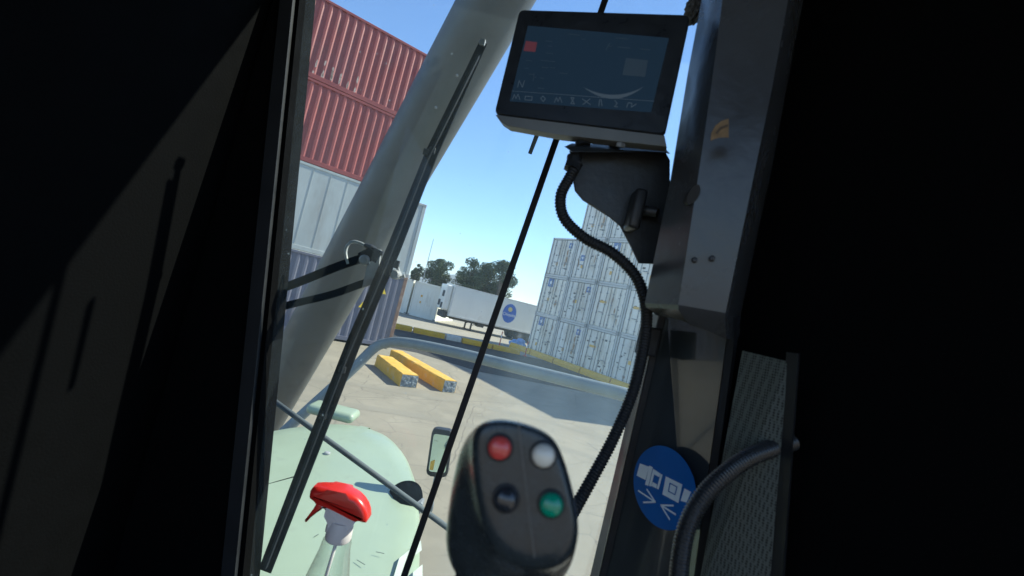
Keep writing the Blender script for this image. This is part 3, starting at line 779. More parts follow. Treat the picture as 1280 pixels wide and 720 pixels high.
# ------------------------------------------------------------------ windscreen glass, seam, wiper
YG = 1.10
def glass_mat():
    m = bpy.data.materials.new('dust_and_glare_glass'); m.use_nodes = True; nt = m.node_tree; N = nt.nodes; L = nt.links
    N.remove(N['Principled BSDF']); out = N['Material Output']
    tr = N.new('ShaderNodeBsdfTransparent'); tr.inputs['Color'].default_value = (.87, .965, .97, 1)
    gl = N.new('ShaderNodeBsdfGlossy'); gl.inputs['Roughness'].default_value = .02; gl.inputs['Color'].default_value = (.9, .95, 1, 1)
    fr = N.new('ShaderNodeFresnel'); fr.inputs['IOR'].default_value = 1.45
    mu = N.new('ShaderNodeMath'); mu.operation = 'MULTIPLY'; mu.inputs[1].default_value = .4; L.new(fr.outputs['Fac'], mu.inputs[0])
    mx = N.new('ShaderNodeMixShader'); L.new(mu.outputs[0], mx.inputs['Fac']); L.new(tr.outputs[0], mx.inputs[1]); L.new(gl.outputs[0], mx.inputs[2])
    tl_ = N.new('ShaderNodeBsdfTranslucent'); tl_.inputs['Color'].default_value = (.50, .72, .82, 1)
    tc = N.new('ShaderNodeTexCoord'); nz = N.new('ShaderNodeTexNoise'); nz.inputs['Scale'].default_value = 3.5; nz.inputs['Detail'].default_value = 8; nz.inputs['Roughness'].default_value = .7
    L.new(tc.outputs['Object'], nz.inputs['Vector'])
    r = N.new('ShaderNodeMapRange'); r.inputs['From Min'].default_value = .35; r.inputs['From Max'].default_value = .75; r.inputs['To Min'].default_value = .012; r.inputs['To Max'].default_value = .045
    L.new(nz.outputs['Fac'], r.inputs['Value'])
    vo = N.new('ShaderNodeTexVoronoi'); vo.inputs['Scale'].default_value = 22; L.new(tc.outputs['Object'], vo.inputs['Vector'])
    r2 = N.new('ShaderNodeMapRange'); r2.inputs['From Min'].default_value = .04; r2.inputs['From Max'].default_value = .07; r2.inputs['To Min'].default_value = .18; r2.inputs['To Max'].default_value = 0
    L.new(vo.outputs['Distance'], r2.inputs['Value'])
    sx = N.new('ShaderNodeSeparateXYZ'); L.new(tc.outputs['Object'], sx.inputs[0])
    rz_ = N.new('ShaderNodeMapRange'); rz_.inputs['From Min'].default_value = -.06; rz_.inputs['From Max'].default_value = .12; rz_.inputs['To Max'].default_value = .13; rz_.interpolation_type = 'SMOOTHSTEP'  # glare veil worked into the glass: extra haze towards its right side
    L.new(sx.outputs['X'], rz_.inputs['Value'])
    mpp = N.new('ShaderNodeMapping'); mpp.inputs['Scale'].default_value = (9, 9, 1.2); L.new(tc.outputs['Object'], mpp.inputs['Vector'])
    nz2 = N.new('ShaderNodeTexNoise'); nz2.inputs['Scale'].default_value = 1.3; nz2.inputs['Detail'].default_value = 7; L.new(mpp.outputs['Vector'], nz2.inputs['Vector'])
    r4 = N.new('ShaderNodeMapRange'); r4.inputs['From Min'].default_value = .3; r4.inputs['From Max'].default_value = .7; r4.inputs['To Min'].default_value = .55; L.new(nz2.outputs['Fac'], r4.inputs['Value'])
    mz = N.new('ShaderNodeMath'); mz.operation = 'MULTIPLY'; L.new(rz_.outputs['Result'], mz.inputs[0]); L.new(r4.outputs['Result'], mz.inputs[1])
    az = N.new('ShaderNodeMath'); az.operation = 'ADD'; L.new(r.outputs['Result'], az.inputs[0]); L.new(mz.outputs[0], az.inputs[1])
    ad = N.new('ShaderNodeMath'); ad.operation = 'ADD'; L.new(az.outputs[0], ad.inputs[0]); L.new(r2.outputs['Result'], ad.inputs[1])
    m2 = N.new('ShaderNodeMixShader'); L.new(ad.outputs[0], m2.inputs['Fac']); L.new(mx.outputs[0], m2.inputs[1]); L.new(tl_.outputs[0], m2.inputs[2])
    L.new(m2.outputs[0], out.inputs['Surface'])
    return m
XL, XR = -.74, .46
ws = thing('windscreen', (0, YG, EYE-.95), 'large slightly dusty clear windscreen of the cab, with added glare veil', 'windscreen')
m = MB(); m.face([(XL, YG, EYE-1.25), (XR, YG, EYE-1.25), (XR, YG, EYE+1.0), (XL, YG, EYE+1.0)])
m.build('pane', glass_mat(), ws)
# thin seam strip
def strip(pA, pB, wid, Y0, th, n=1):
    a, b = at(*pA, Y0), at(*pB, Y0); t = (b-a).normalized(); s = t.cross(Vector((0, 1, 0))).normalized()
    return [a+s*wid/2, a-s*wid/2, b-s*wid/2, b+s*wid/2], Vector((0, th, 0))
m = MB(); po, v = strip((772, -45), (404, 1010), .0165, YG-.012, .010); m.prism(po, v, .0025, 2)
m.build('seam_strip', M_RUB, ws)
# parked second blade tip beside seam
tipb = thing('wiper_tip', at(664, 185, YG+.03), 'short pointed black wiper tip below the monitor, beside the seam strip', 'wiper tip')
a, b_ = at(674, 160, YG+.03), at(662, 191, YG+.03); m = MB(); t = (b_-a).normalized(); s = t.cross(Vector((0, 1, 0))).normalized()
a = a-t*.12
m.prism([a+s*.008, a-s*.008, b_-s*.004, b_+s*.006], (0, .010, 0), .002, 2); m.build('blade', M_WIP, tipb)
# main wiper
YW = YG+.045
wip = thing('windscreen_wiper', at(463, 330, YW), 'long black windscreen wiper lying diagonally across the outside of the glass', 'wiper')
def band(pp, wids, Y, th, bev=.004):
    P = [at(x, y, Y) for x, y in pp]; l, r = [], []
    for i, p in enumerate(P):
        t = (P[min(i+1, len(P)-1)]-P[max(i-1, 0)]).normalized(); s = t.cross(Vector((0, 1, 0))).normalized()
        l.append(p+s*wids[i]/2); r.append(p-s*wids[i]/2)
    mm = MB(); mm.prism(l+r[::-1], (0, th, 0), bev, 2); return mm
ax_p = [(604, 52), (540, 189), (492, 310), (440, 432), (386, 570), (330, 715)]
band(ax_p, [.022, .032, .035, .036, .036, .034], YW, .009).build('blade_spine', M_WIP, wip)
band([(598, 68), (533, 200), (484, 325), (432, 448), (378, 588), (330, 712)], [.006]*6, YW-.014, .0135, .001).build('rubber_lip', mat('wiper_rubber_grey', (.02, .024, .03), .7, var=.1, spec=.1), wip)
b0_, b1_ = [], []
for (x, y) in ((540, 188), (533, 190), (428, 462), (404, 520)):
    mm = MB(); p = at(x, y, YW-.004); mm.box(p-Vector((.009, .004, .009)), p+Vector((.009, .014, .009)), .003); mm.build('spine_clip', M_PLAST, wip)
mm = MB(); p = at(603, 52, YW-.004); mm.box(p-Vector((.008, .002, .01)), p+Vector((.008, .02, .008)), .003); mm.build('end_cap', M_BAR, wip)
def arm(pp, r, Y):
    P = spline([at(x, y, Y) for x, y in pp], 10); mm = MB()
    l, q_ = [], []
    rings = []
    for i, p in enumerate(P):
        t = (P[min(i+1, len(P)-1)]-P[max(i-1, 0)]).normalized(); s = t.cross(Vector((0, 1, 0))).normalized(); h = r
        f = Vector((0, 1, 0))
        rings.append([p+s*h-f*h*.6, p+s*h+f*h*.6, p-s*h+f*h*.6, p-s*h-f*h*.6])
    mm.loft(rings); return mm
arm([(240, 402), (320, 372), (370, 354), (420, 334), (452, 323)], .0105, YW+.035).build('upper_arm', M_WIP, wip)
arm([(452, 324), (466, 318), (474, 322)], .017, YW+.03).build('arm_knuckle', M_WIP, wip)
arm([(240, 412), (320, 392), (370, 379), (415, 368), (455, 354), (468, 352)], .0095, YW+.035).build('lower_arm', M_WIP, wip)
mm = MB(); po = [at(x, y, YW+.026) for x, y in ((462, 308), (476, 312), (472, 338), (486, 344), (478, 352), (452, 360), (458, 335))]; mm.prism(po, (0, .012, 0), .002); mm.build('pivot_plate', M_CAST, wip)
mm = MB(); p = at(456, 325, YW+.02); mm.lathe(p, (0, -1, 0), [(.014, -.01), (.014, .006), (.009, .01)], 16); mm.build('pivot_bolt', M_BAR, wip)
mm = MB(); p = at(494, 343, YW+.02); mm.lathe(p, (0, -1, 0), [(.013, -.02), (.013, .008), (.010, .012)], 16); mm.tube([at(482, 330, YW+.03), at(496, 331, YW+.03), at(500, 346, YW+.03), at(506, 345, YW+.03)], .005, 8); mm.build('swivel_clip', M_CAST, wip)
mm = MB(); p = at(496, 331, YW+.025); mm.box(p-Vector((.006, .006, .010)), p+Vector((.006, .006, .012)), .002); mm.build('clip_bolt', M_RUB, wip)
mm = MB(); mm.tube(spline([at(x, y, YW+.03) for x, y in ((435, 330), (432, 316), (435, 306), (442, 302), (451, 304), (458, 308))], 8), .0042, 10); mm.build('washer_hose', mat('pale_washer_hose', (.42, .45, .45), .4), wip, smooth=180)
mm = MB(); mm.tube([at(456, 306, YW+.03), at(463, 310, YW+.03), at(470, 315, YW+.03), at(479, 317, YW+.03)], [.006, .011, .010, .006], 10); mm.build('washer_nozzle', M_PLAST, wip)

# ------------------------------------------------------------------ monitor
M_BEZEL = mat('monitor_bezel', (0.018, 0.022, 0.028), .35, var=.08, scale=40, bump=.03, bscale=400)
M_CHIN = mat('monitor_housing', (0.16, 0.175, 0.18), .45, var=.08, scale=20)
cs = [(649, 12), (863, 18.5), (831, 167.5), (617.5, 141.5)]
rr = [ray(*c) for c in cs]
# parallelogram depths: d0 r0 - d1 r1 + d2 r2 - d3 r3 = 0
Ms = Matrix((( -rr[1].x, rr[2].x, -rr[3].x), (-rr[1].y, rr[2].y, -rr[3].y), (-rr[1].z, rr[2].z, -rr[3].z)))
sol = Ms.inverted() @ (-rr[0])
k = .74/((1+sum(sol))/4)
mc = [Vector((0, 0, EYE))+rr[0]*k] + [Vector((0, 0, EYE))+rr[i+1]*k*sol[i] for i in range(3)]
mn = (mc[1]-mc[0]).cross(mc[3]-mc[0]).normalized()
if mn.y > 0: mn = -mn
print('monitor', [tuple(round(v, 3) for v in p) for p in mc], 'angle', math.degrees((mc[1]-mc[0]).angle(mc[3]-mc[0])), (mc[1]-mc[0]).length, (mc[3]-mc[0]).length, mn)
mon = thing('monitor', (mc[2]+mc[3])/2, 'dark display monitor with faint icons on a black bracket', 'monitor')
def scale4(c4, s): 
    c = sum(c4, Vector())/4; return [c+(p-c)*s for p in c4]
m = MB(); f_ = rounded(mc, .010)
cc_ = sum(mc, Vector())/4
m.loft([[p+mn*0 for p in rounded(scale4(mc, .992), .010)], [p-mn*.003 for p in f_], [p-mn*.012 for p in f_]]); m.build('bezel', M_BEZEL, mon, smooth=40)
m = MB(); m.loft([[p-mn*.0122 for p in rounded(scale4(mc, .985), .010)], [p-mn*.032 for p in rounded(scale4(mc, .95), .012)], [p-mn*.036 for p in rounded(scale4(mc, .90), .012)]]); m.build('rear_case', M_CHIN, mon, smooth=40)
def onM(x, y, off=.0012): return hit(x, y, mc[0]+mn*off, mn)
def z4(x, y, off=.0012): return onM(610+x/4, 10+y/4, off)
M_SCREEN = mat('display_glass', (0.012, 0.022, 0.035), .12, var=.1, scale=3, emit=(.018, .042, .075, .22), rvar=.03)
m = MB(); m.prism([z4(200, 88, .0008), z4(905, 150, .0008), z4(815, 522, .0008), z4(108, 466, .0008)], -mn*.0006); scr = m.build('screen', M_SCREEN, mon)
M_ICON = mat('screen_icon', (.022, .034, .046), .5, emit=(.08, .12, .165, .2))
M_ICON2 = mat('screen_icon_dim', (.014, .026, .038), .5, emit=(.03, .055, .085, .2))
m = MB(); m.prism([z4(190, 165), z4(246, 172), z4(236, 220), z4(178, 214)], mn*.0004); m.build('red_icon', mat('screen_red', (.09, .02, .025), .5, emit=(.12, .035, .05, .28)), scr)
m = MB()
up_ = (mc[0]-mc[3]).normalized(); rt_ = (mc[1]-mc[0]).normalized()
m.stroke([z4(148, 395), z4(156, 362), z4(172, 396), z4(182, 364)], .0014, mn, .0004)   # letter N
m.build('gear_letter', M_ICON, scr)
m = MB()
xs = [140, 205, 275, 350, 422, 492, 562, 640, 715]
random.seed(9)
for i, x in enumerate(xs):
    y = 445 + (x-140)*.068
    if i in (0, 3): pts_ = [(x-18, y+14), (x-8, y-12), (x, y+8), (x+10, y-14), (x+20, y+14)]
    elif i == 1: pts_ = [(x-18, y-8), (x+16, y-6), (x+14, y+12), (x-20, y+10), (x-18, y-8)]
    elif i == 2: pts_ = [(x-12, y-2), (x, y-14), (x+12, y), (x+2, y+14), (x-12, y-2)]
    elif i == 4: pts_ = [(x-8, y-16), (x+8, y-14), (x-8, y+14), (x+10, y+16), (x-8, y-16)]
    elif i == 5: pts_ = [(x-20, y-14), (x+20, y+14)]
    elif i == 6: pts_ = [(x-8, y+16), (x-4, y-14), (x+4, y-14), (x+8, y+16)]
    elif i == 7: pts_ = [(x-6, y-16), (x+6, y-2), (x-8, y+14), (x+8, y+16)]
    else: pts_ = [(x-22, y+12), (x-14, y-10), (x+4, y-8), (x+2, y+12), (x+26, y-4)]
    m.stroke([z4(*q_) for q_ in pts_], .0012, mn, .0004)
    if i == 5: m.stroke([z4(x+18, y-14), z4(x-18, y+14)], .0012, mn, .0004)
m.stroke([z4(118, 415), z4(830, 466)], .0006, mn, .0003)
m.build('icon_row', M_ICON, scr)
m = MB()
arc_o = [z4(472+i*(780-472)/14, 392+4*(1-((i-7)/7)**2)*0 + 62*(1-((i-7)/7)**2)+0*i) for i in range(15)]
arc_i = [z4(474+i*(778-474)/14, 394+40*(1-((i-7)/7)**2)) for i in range(15)]
m.loft([arc_o, arc_i], cap=False, closed=False); m.build('vehicle_outline', M_ICON, scr)
m = MB()
m.prism([z4(690, 250), z4(800, 262), z4(785, 345), z4(672, 335)], mn*.0003)
for (x, y, w_) in ((290, 165, 30), (300, 190, 20), (290, 225, 34), (265, 262, 40), (310, 266, 24), (270, 296, 30), (312, 298, 22), (190, 262, 30), (182, 300, 20), (205, 330, 26), (232, 345, 10), (262, 350, 16), (360, 325, 36), (400, 130, 60), (250, 400, 30), (470, 155, 16), (600, 190, 18), (640, 150, 60), (650, 195, 60), (760, 205, 50)):
    m.stroke([z4(x, y), z4(x+w_, y+w_*.1)], .0011, mn, .0003)
m.stroke([z4(610, 175), z4(590, 210)], .0014, mn, .0003); m.stroke([z4(230, 325), z4(226, 365)], .0010, mn, .0003)
m.build('readouts', M_ICON2, scr)

m = MB(); m.prism([onM(x, y, -.004) for x, y in ((619, 143), (830.5, 169), (833.5, 183), (700, 168.5), (634, 157), (625, 151))], -mn*.022, .0015, 2); m.build('lower_chin', M_CHIN, mon)
# bracket
M_BRKT = mat('black_bracket_steel', (0.020, 0.024, 0.028), .42, var=.12, scale=12, bump=.05, bscale=120)
DB = .76
bp_ = [(712, 188), (830, 186), (838, 200), (836, 226), (850, 240), (826, 330), (799, 329), (777, 281), (764, 270), (729, 250), (719, 238), (716, 222), (720, 204)]
brk = thing('monitor_bracket', dep(815, 300, DB), 'black steel plate bracket holding the monitor to the pillar', 'bracket')
m = MB(); m.prism([dep(x, y, DB) for x, y in bp_], (0, .007, 0), .0018); m.build('plate', M_BRKT, brk)
m = MB(); fa, fb = dep(708, 185, DB), dep(836, 190, DB)
m.prism([dep(706, 183, DB-.035), dep(715, 179, DB), dep(829, 183, DB), dep(838, 192, DB-.01), dep(832, 190, DB-.035), dep(716, 190, DB-.04)], (0, .012, .004), .0015); m.build('top_flange', M_BRKT, brk)
m = MB(); c0 = dep(729, 184, DB-.012); c1 = dep(728, 170, DB-.005); m.tube([c0, c1], [.013, .013], 14); c0 = dep(768, 185, DB-.012); c1 = dep(770, 172, DB-.005); m.tube([c0, c1], [.010, .010], 14); m.build('mount_stud', M_RUB, brk)
m = MB(); c0 = dep(775, 184, DB-.045); m.lathe(c0, (0, -.3, 1), [(.008, 0), (.008, .006), (.004, .009)], 6); m.build('bolt', M_BAR, brk)
m = MB(); m.box(dep(796, 262, DB-.03)-Vector((.010, .012, .035)), dep(796, 262, DB-.03)+Vector((.010, .03, .035)), .006); m.tube([dep(796, 262, DB-.01), dep(822, 266, DB-.03)], [.011, .008], 12); m.build('wing_knob', M_PLAST, brk, smooth=50)
# conduit from monitor
cable = thing('corrugated_conduit', dep(760, 560, .70), 'black corrugated cable conduit curling from the monitor down beside the pillar', 'conduit')
path = [dep(x, y, d) for x, y, d in ((722, 204, .74), (712, 222, .735), (701, 245, .73), (705, 272, .725), (730, 297, .715), (765, 316, .705), (793, 343, .70), (806, 375, .70), (808, 405, .71), (803, 440, .72), (791, 490, .72), (768, 545, .70), (740, 598, .67), (712, 648, .63), (690, 690, .58), (672, 750, .53), (655, 830, .50), (640, 960, .50), (640, 1200, .52))]
conduit(path, .0098, .0052).build('hose', M_RUB, cable, smooth=60)
m = MB(); m.tube([dep(718, 196, .745), dep(716, 212, .738)], [.013, .012], 14); m.tube([dep(716, 206, .740), dep(714, 212, .738)], [.0145, .0145], 6); m.build('gland', M_RUB, cable)

# ------------------------------------------------------------------ right pillar
M_PILL = mat('glossy_dark_steel', (0.034, 0.042, 0.048), .14, var=.12, scale=6, rvar=.05, coat=.35)
M_BOXP = mat('satin_dark_cover', (0.052, 0.056, 0.061), .26, var=.15, scale=5, rvar=.06, bump=.04, bscale=30)
M_ALU = mat('anodised_trim', (.45, .44, .40), .35, metal=.6, var=.1, scale=14)
pil = thing('cab_pillar', dep(760, 760, .85), 'glossy dark steel cab pillar with metal edge trim on the right', 'pillar')
def loftpx(rings): return [[dep(x, y, d) for x, y, d in r] for r in rings]
m = MB(); m.loft(loftpx([[(833, 388, .84), (912, 396, .68), (935, 396, .90), (840, 388, 1.06)], [(752, 745, .84), (862, 760, .68), (885, 760, .90), (770, 745, 1.06)]])); m.build('post', M_PILL, pil)
m = MB(); m.loft(loftpx([[(815, 392, .86), (824, 392, .845), (828, 392, 1.09), (818, 392, 1.09)], [(731, 748, .86), (742, 748, .845), (748, 748, 1.09), (738, 748, 1.09)]])); m.build('edge_trim', M_ALU, pil)
m = MB(); m.loft(loftpx([[(825, 392, .842), (832.5, 392, .838), (838, 392, 1.06), (829, 392, 1.08)], [(743, 748, .842), (751.5, 748, .838), (757, 748, 1.06), (749, 748, 1.08)]])); m.build('rubber_seal', M_RUB, pil)
m = MB(); m.loft(loftpx([[(913, 396, .678), (922, 396, .668), (926, 396, .70), (915, 396, .70)], [(863, 760, .678), (873, 760, .668), (877, 760, .70), (866, 760, .70)]])); m.build('inner_bead', M_RUB, pil)
m = MB(); m.prism([dep(x, y, .80) for x, y in ((808, 408), (829, 411), (820, 447), (800, 443))], (0, .04, 0), .004); m.build('conduit_clip', M_RUB, pil)
# sticker on post face
f4 = [dep(833, 388, .84), dep(912, 396, .68), dep(862, 760, .68), dep(752, 745, .84)]
pn = (f4[1]-f4[0]).cross(f4[3]-f4[0]).normalized()
if pn.y > 0: pn = -pn
def onP(x, y, off): return hit(770+x/4, 540+y/4, f4[0]+pn*off, pn)
stk = thing('safety_sticker', onP(245, 280, .001), 'round blue fasten seat belt sticker on the dark pillar', 'sticker')
m = MB(); th = math.radians(12)
el = []
for i in range(56):
    a = 2*PI*i/56; ex, ey = 158*math.cos(a), 212*math.sin(a)
    el.append(onP(245+ex*math.cos(th)-ey*math.sin(-th)*-1*0 - ey*math.sin(th)*-0 + (-ey*0) + ey*.10, 280+ey+ex*.05, .001))
m.prism(el, pn*.0006); m.build('disc', mat('sticker_blue', (.0, .105, .40), .5, var=.05, spec=.05), stk)
M_STW = mat('sticker_white', (.62, .72, .84), .4, var=.04)
m = MB()
for po in ([(120, 157), (165, 173), (148, 240), (104, 218)], [(167, 168), (184, 176), (162, 270), (146, 263)], [(250, 222), (332, 262), (312, 355), (233, 312)], [(343, 282), (376, 300), (352, 352), (324, 344)], [(186, 184), (196, 190), (176, 272), (166, 268)], [(224, 210), (233, 214), (213, 287), (204, 283)]):
    m.prism([onP(x, y, .0018) for x, y in po], pn*.0004)
m.prism([onP(x, y, .0018) for x, y in [(197, 191), (223, 208), (217, 226), (192, 212)]], pn*.0004)
m.prism([onP(x, y, .0018) for x, y in [(184, 250), (206, 262), (201, 281), (178, 270)]], pn*.0004)
for pl_ in ([(155, 287), (197, 350), (138, 352)], [(112, 293), (190, 346)], [(287, 368), (225, 366), (268, 436)], [(228, 368), (298, 412)]):
    m.stroke([onP(x, y, .0018) for x, y in pl_],   .0026, pn, .0004)
m.build('belt_symbol', M_STW, stk)
m = MB(); m.stroke([onP(x, y, .0024) for x, y in [(270, 256), (305, 275), (295, 313), (262, 296), (270, 256)]], .0016, pn, .0003); m.build('symbol_square', MATS['sticker_blue'], stk)

# upper cover box
cov = thing('pillar_cover', dep(860, 380, .62), 'dark satin angular cover box on the upper right of the cab pillar', 'cover')
ring_t = [(905, -140, .72), (925, -140, .60), (1010, -140, .56), (1040, -140, .95), (930, -140, .95)]
ring_0 = [(877, 0, .70), (903, 0, .60), (985, 0, .56), (1010, 0, .95), (885, 0, .95)]
ring_m = [(860, 90, .69), (889, 110, .595), (965, 110, .56), (990, 110, .95), (868, 90, .95)]
ring_n = [(838, 225, .675), (871, 232, .59), (938, 240, .565), (965, 250, .95), (848, 225, .95)]
ring_b = [(806, 379, .66), (848, 381, .585), (907, 391, .57), (935, 395, .95), (816, 379, .95)]
ring_c = [(808, 384, .66), (848, 387, .588), (906, 397, .575), (935, 400, .95), (818, 384, .95)]
ring_d = [(820, 394, .68), (858, 402, .61), (908, 424, .60), (935, 420, .95), (830, 392, .95)]
m = MB(); m.loft(loftpx([ring_t, ring_0, ring_m, ring_n, ring_b, ring_c, ring_d])); m.build('shell', M_BOXP, cov, smooth=24)
def onfaceL(x, y, off=.0):  # left face
    a, b, c = dep(838, 225, .675), dep(871, 232, .59), dep(806, 379, .66); n = (b-a).cross(c-a).normalized()
    if n.y > 0: n = -n
    return hit(x, y, a+n*off, n), n
cpt, cn = onfaceL(866, 243, .001)
a_, b_, c_ = dep(871, 232, .59), dep(938, 240, .565), dep(848, 381, .585); n2 = (b_-a_).cross(c_-a_).normalized()
if n2.y > 0: n2 = -n2
m = MB(); m.prism([hit(867+8*math.cos(t)-3*math.sin(t), 243+12*math.sin(t)-3*math.cos(t), dep(866, 243, .588), (Vector((0, 0, EYE))-dep(866, 243, .588)).normalized()) for t in [2*PI*i/20 for i in range(20)]], (0, .01, 0)); m.build('blind_plug', M_RUB, cov)
for (x, y) in ((868, 325), (890, 323)):
    m = MB(); p = hit(x, y, a_+n2*.0005, n2); m.lathe(p, n2, [(.004, 0), (.004, .002), (.002, .003)], 10); m.build('screw', M_PLAST, cov)
# gold oval badge fragment
bc = dep(906, 176, .545); bn = (Vector((0, 0, EYE))-bc).normalized()
bad = thing('tan_label', bc, 'small torn tan label with a curved edge on the dark cover box', 'label')
m = MB(); m.prism([hit(x, y, bc, bn) for x, y in ((911, 148), (902, 151), (894, 157), (889, 166), (888, 176), (894, 173), (901, 172), (911, 172))], -bn*.003, .0005, 1); m.build('plate', mat('tan_badge', (.20, .13, .065), .6, var=.3, scale=60), bad)
m = MB(); m.stroke([hit(x, y, bc+bn*.0004, bn) for x, y in ((909, 157), (901, 160), (896, 166))], .003, bn, .0004); m.build('inner_band', mat('dark_brown_badge', (.07, .05, .035), .6, var=.3, scale=80), bad)
# grey mottled bundle up by the roof
p = dep(868, 12, .80)
root = thing('foam_lump', p, 'small mottled grey foam lump wedged between monitor and pillar', 'lump')
b = MB(); bmesh.ops.create_icosphere(b.bm, subdivisions=4, radius=1); random.seed(8)
for v in b.bm.verts:
    q = 1+.12*math.sin(v.co.x*11+v.co.y*7)+.08*math.sin(v.co.z*17+v.co.x*9)
    v.co = p+Vector((v.co.x*.016*q, v.co.y*.016*q, v.co.z*.026*q))
b.build('foam', mat('mottled_foam', (.10, .105, .11), .9, var=.6, scale=140, bump=.6, bscale=200), root, smooth=180)
b = MB(); b.tube([p+Vector((-.004, 0, .022)), p+Vector((.0, 0, .06))], [.012, .012], 10); b.build('orange_tie', mat('orange_tie', (.5, .25, .1), .5), root)
# lower right hose (bright chromed rim)
hz_ = thing('belt_hose', dep(848, 700, .56), 'thick black corrugated hose curving in front of the lower right pillar', 'hose')
path = [dep(x, y, d) for x, y, d in ((990, 552, .60), (940, 570, .58), (905, 594, .565), (878, 622, .555), (860, 655, .55), (851, 695, .545), (848, 740, .54), (850, 800, .54))]
conduit(path, .0118, .0042, 18).build('hose', mat('glossy_hose', (.030, .032, .034), .28, var=.1, scale=30, rvar=.05), hz_, smooth=60)

# ------------------------------------------------------------------ cab shell (interior trim, roof, side walls)
M_TRIM = mat('dark_cab_trim', (0.0022, 0.0024, 0.0027), .9, var=.2, scale=18, bump=.15, bscale=200, spec=.05)
def mesh_mat():
    m = bpy.data.materials.new('perforated_fabric'); m.use_nodes = True; N = m.node_tree.nodes; L = m.node_tree.links; b = N['Principled BSDF']
    tc = N.new('ShaderNodeTexCoord'); vo = N.new('ShaderNodeTexVoronoi'); vo.inputs['Scale'].default_value = 260; vo.inputs['Randomness'].default_value = .15
    L.new(tc.outputs['Object'], vo.inputs['Vector'])
    rp = N.new('ShaderNodeValToRGB'); rp.color_ramp.elements[0].position = .3; rp.color_ramp.elements[1].position = .5
    rp.color_ramp.elements[0].color = (.015, .018, .018, 1); rp.color_ramp.elements[1].color = (.10, .115, .105, 1)
    L.new(vo.outputs['Distance'], rp.inputs['Fac']); L.new(rp.outputs['Color'], b.inputs['Base Color']); b.inputs['Roughness'].default_value = .8
    return m
shell = thing('cab_shell', (0, .4, EYE-1.3), 'dark interior trim panels and roof lining around the cab windows', 'cab interior')
m = MB(); m.box((-.95, -1.6, EYE+1.0), (.95, YG+.12, EYE+1.08), .02); m.build('roof_panel', M_TRIM, shell)
# left front pillar: inner edge leans outwards to the top
xlt, xlb = at(362, -60, YG-.02).x, at(262, 740, YG-.02).x
zt_, zb_ = EYE+1.0, EYE-1.3
ex_t, ex_b = -.762, -.372
m = MB(); m.loft([[Vector((ex_b, YG-.03, zb_)), Vector((ex_b, YG+.05, zb_)), Vector((-.95, YG+.05, zb_)), Vector((-.95, YG-.03, zb_))], [Vector((ex_t, YG-.03, zt_)), Vector((ex_t, YG+.05, zt_)), Vector((-.95, YG+.05, zt_)), Vector((-.95, YG-.03, zt_))]]); m.build('front_pillar', M_TRIM, shell)
m = MB(); m.box((-.80, -.1, zb_), (-.76, YG-.03, zt_), .006); m.build('side_panel', M_TRIM, shell)
m = MB(); m.loft([[Vector((ex_b-.012, YG-.045, zb_)), Vector((ex_b-.012, YG-.031, zb_)), Vector((ex_b-.045, YG-.031, zb_)), Vector((ex_b-.045, YG-.045, zb_))], [Vector((ex_t-.008, YG-.045, zt_)), Vector((ex_t-.008, YG-.031, zt_)), Vector((ex_t-.04, YG-.031, zt_)), Vector((ex_t-.04, YG-.045, zt_))]]); m.build('pillar_bead', M_RUB, shell)
# right wall, wrapping round from the pillar
c1 = dep(905, 560, .70)
m = MB(); m.loft([[Vector((.36, .86, zb_)), Vector((.80, .10, zb_)), Vector((.86, .14, zb_)), Vector((.42, .91, zb_))], [Vector((.36, .86, zt_)), Vector((.80, .10, zt_)), Vector((.86, .14, zt_)), Vector((.42, .91, zt_))]]); m.build('side_trim', M_TRIM, shell)
wn = Vector((-.645, -.40, 0)).normalized()
# perforated blind in the lower right
bl = thing('perforated_blind', dep(900, 690, .63), 'grey green perforated fabric blind panel behind the lower right hose', 'blind')
blp = [(928, 438, .655), (985, 452, .58), (960, 760, .58), (868, 760, .655)]
m = MB(); m.prism([dep(*q_) for q_ in blp], (.004, .006, 0)); m.build('fabric', mesh_mat(), bl)
m = MB(); m.loft(loftpx([[(983, 440, .583), (998, 442, .565), (1000, 442, .60), (985, 442, .60)], [(958, 765, .583), (975, 765, .565), (978, 765, .60), (960, 765, .60)]])); m.build('guide_rail', M_RUB, bl)
# dashboard ledge below the view
m = MB(); m.box((-.75, .55, EYE-1.0), (.42, YG-.01, EYE-.86), .02); dash = m.build('dashboard_ledge', M_TRIM, shell)
m = MB(); m.box((-.95, -1.6, EYE-1.45), (.95, YG+.05, EYE-1.3), .01); m.build('cab_floor', M_TRIM, shell)

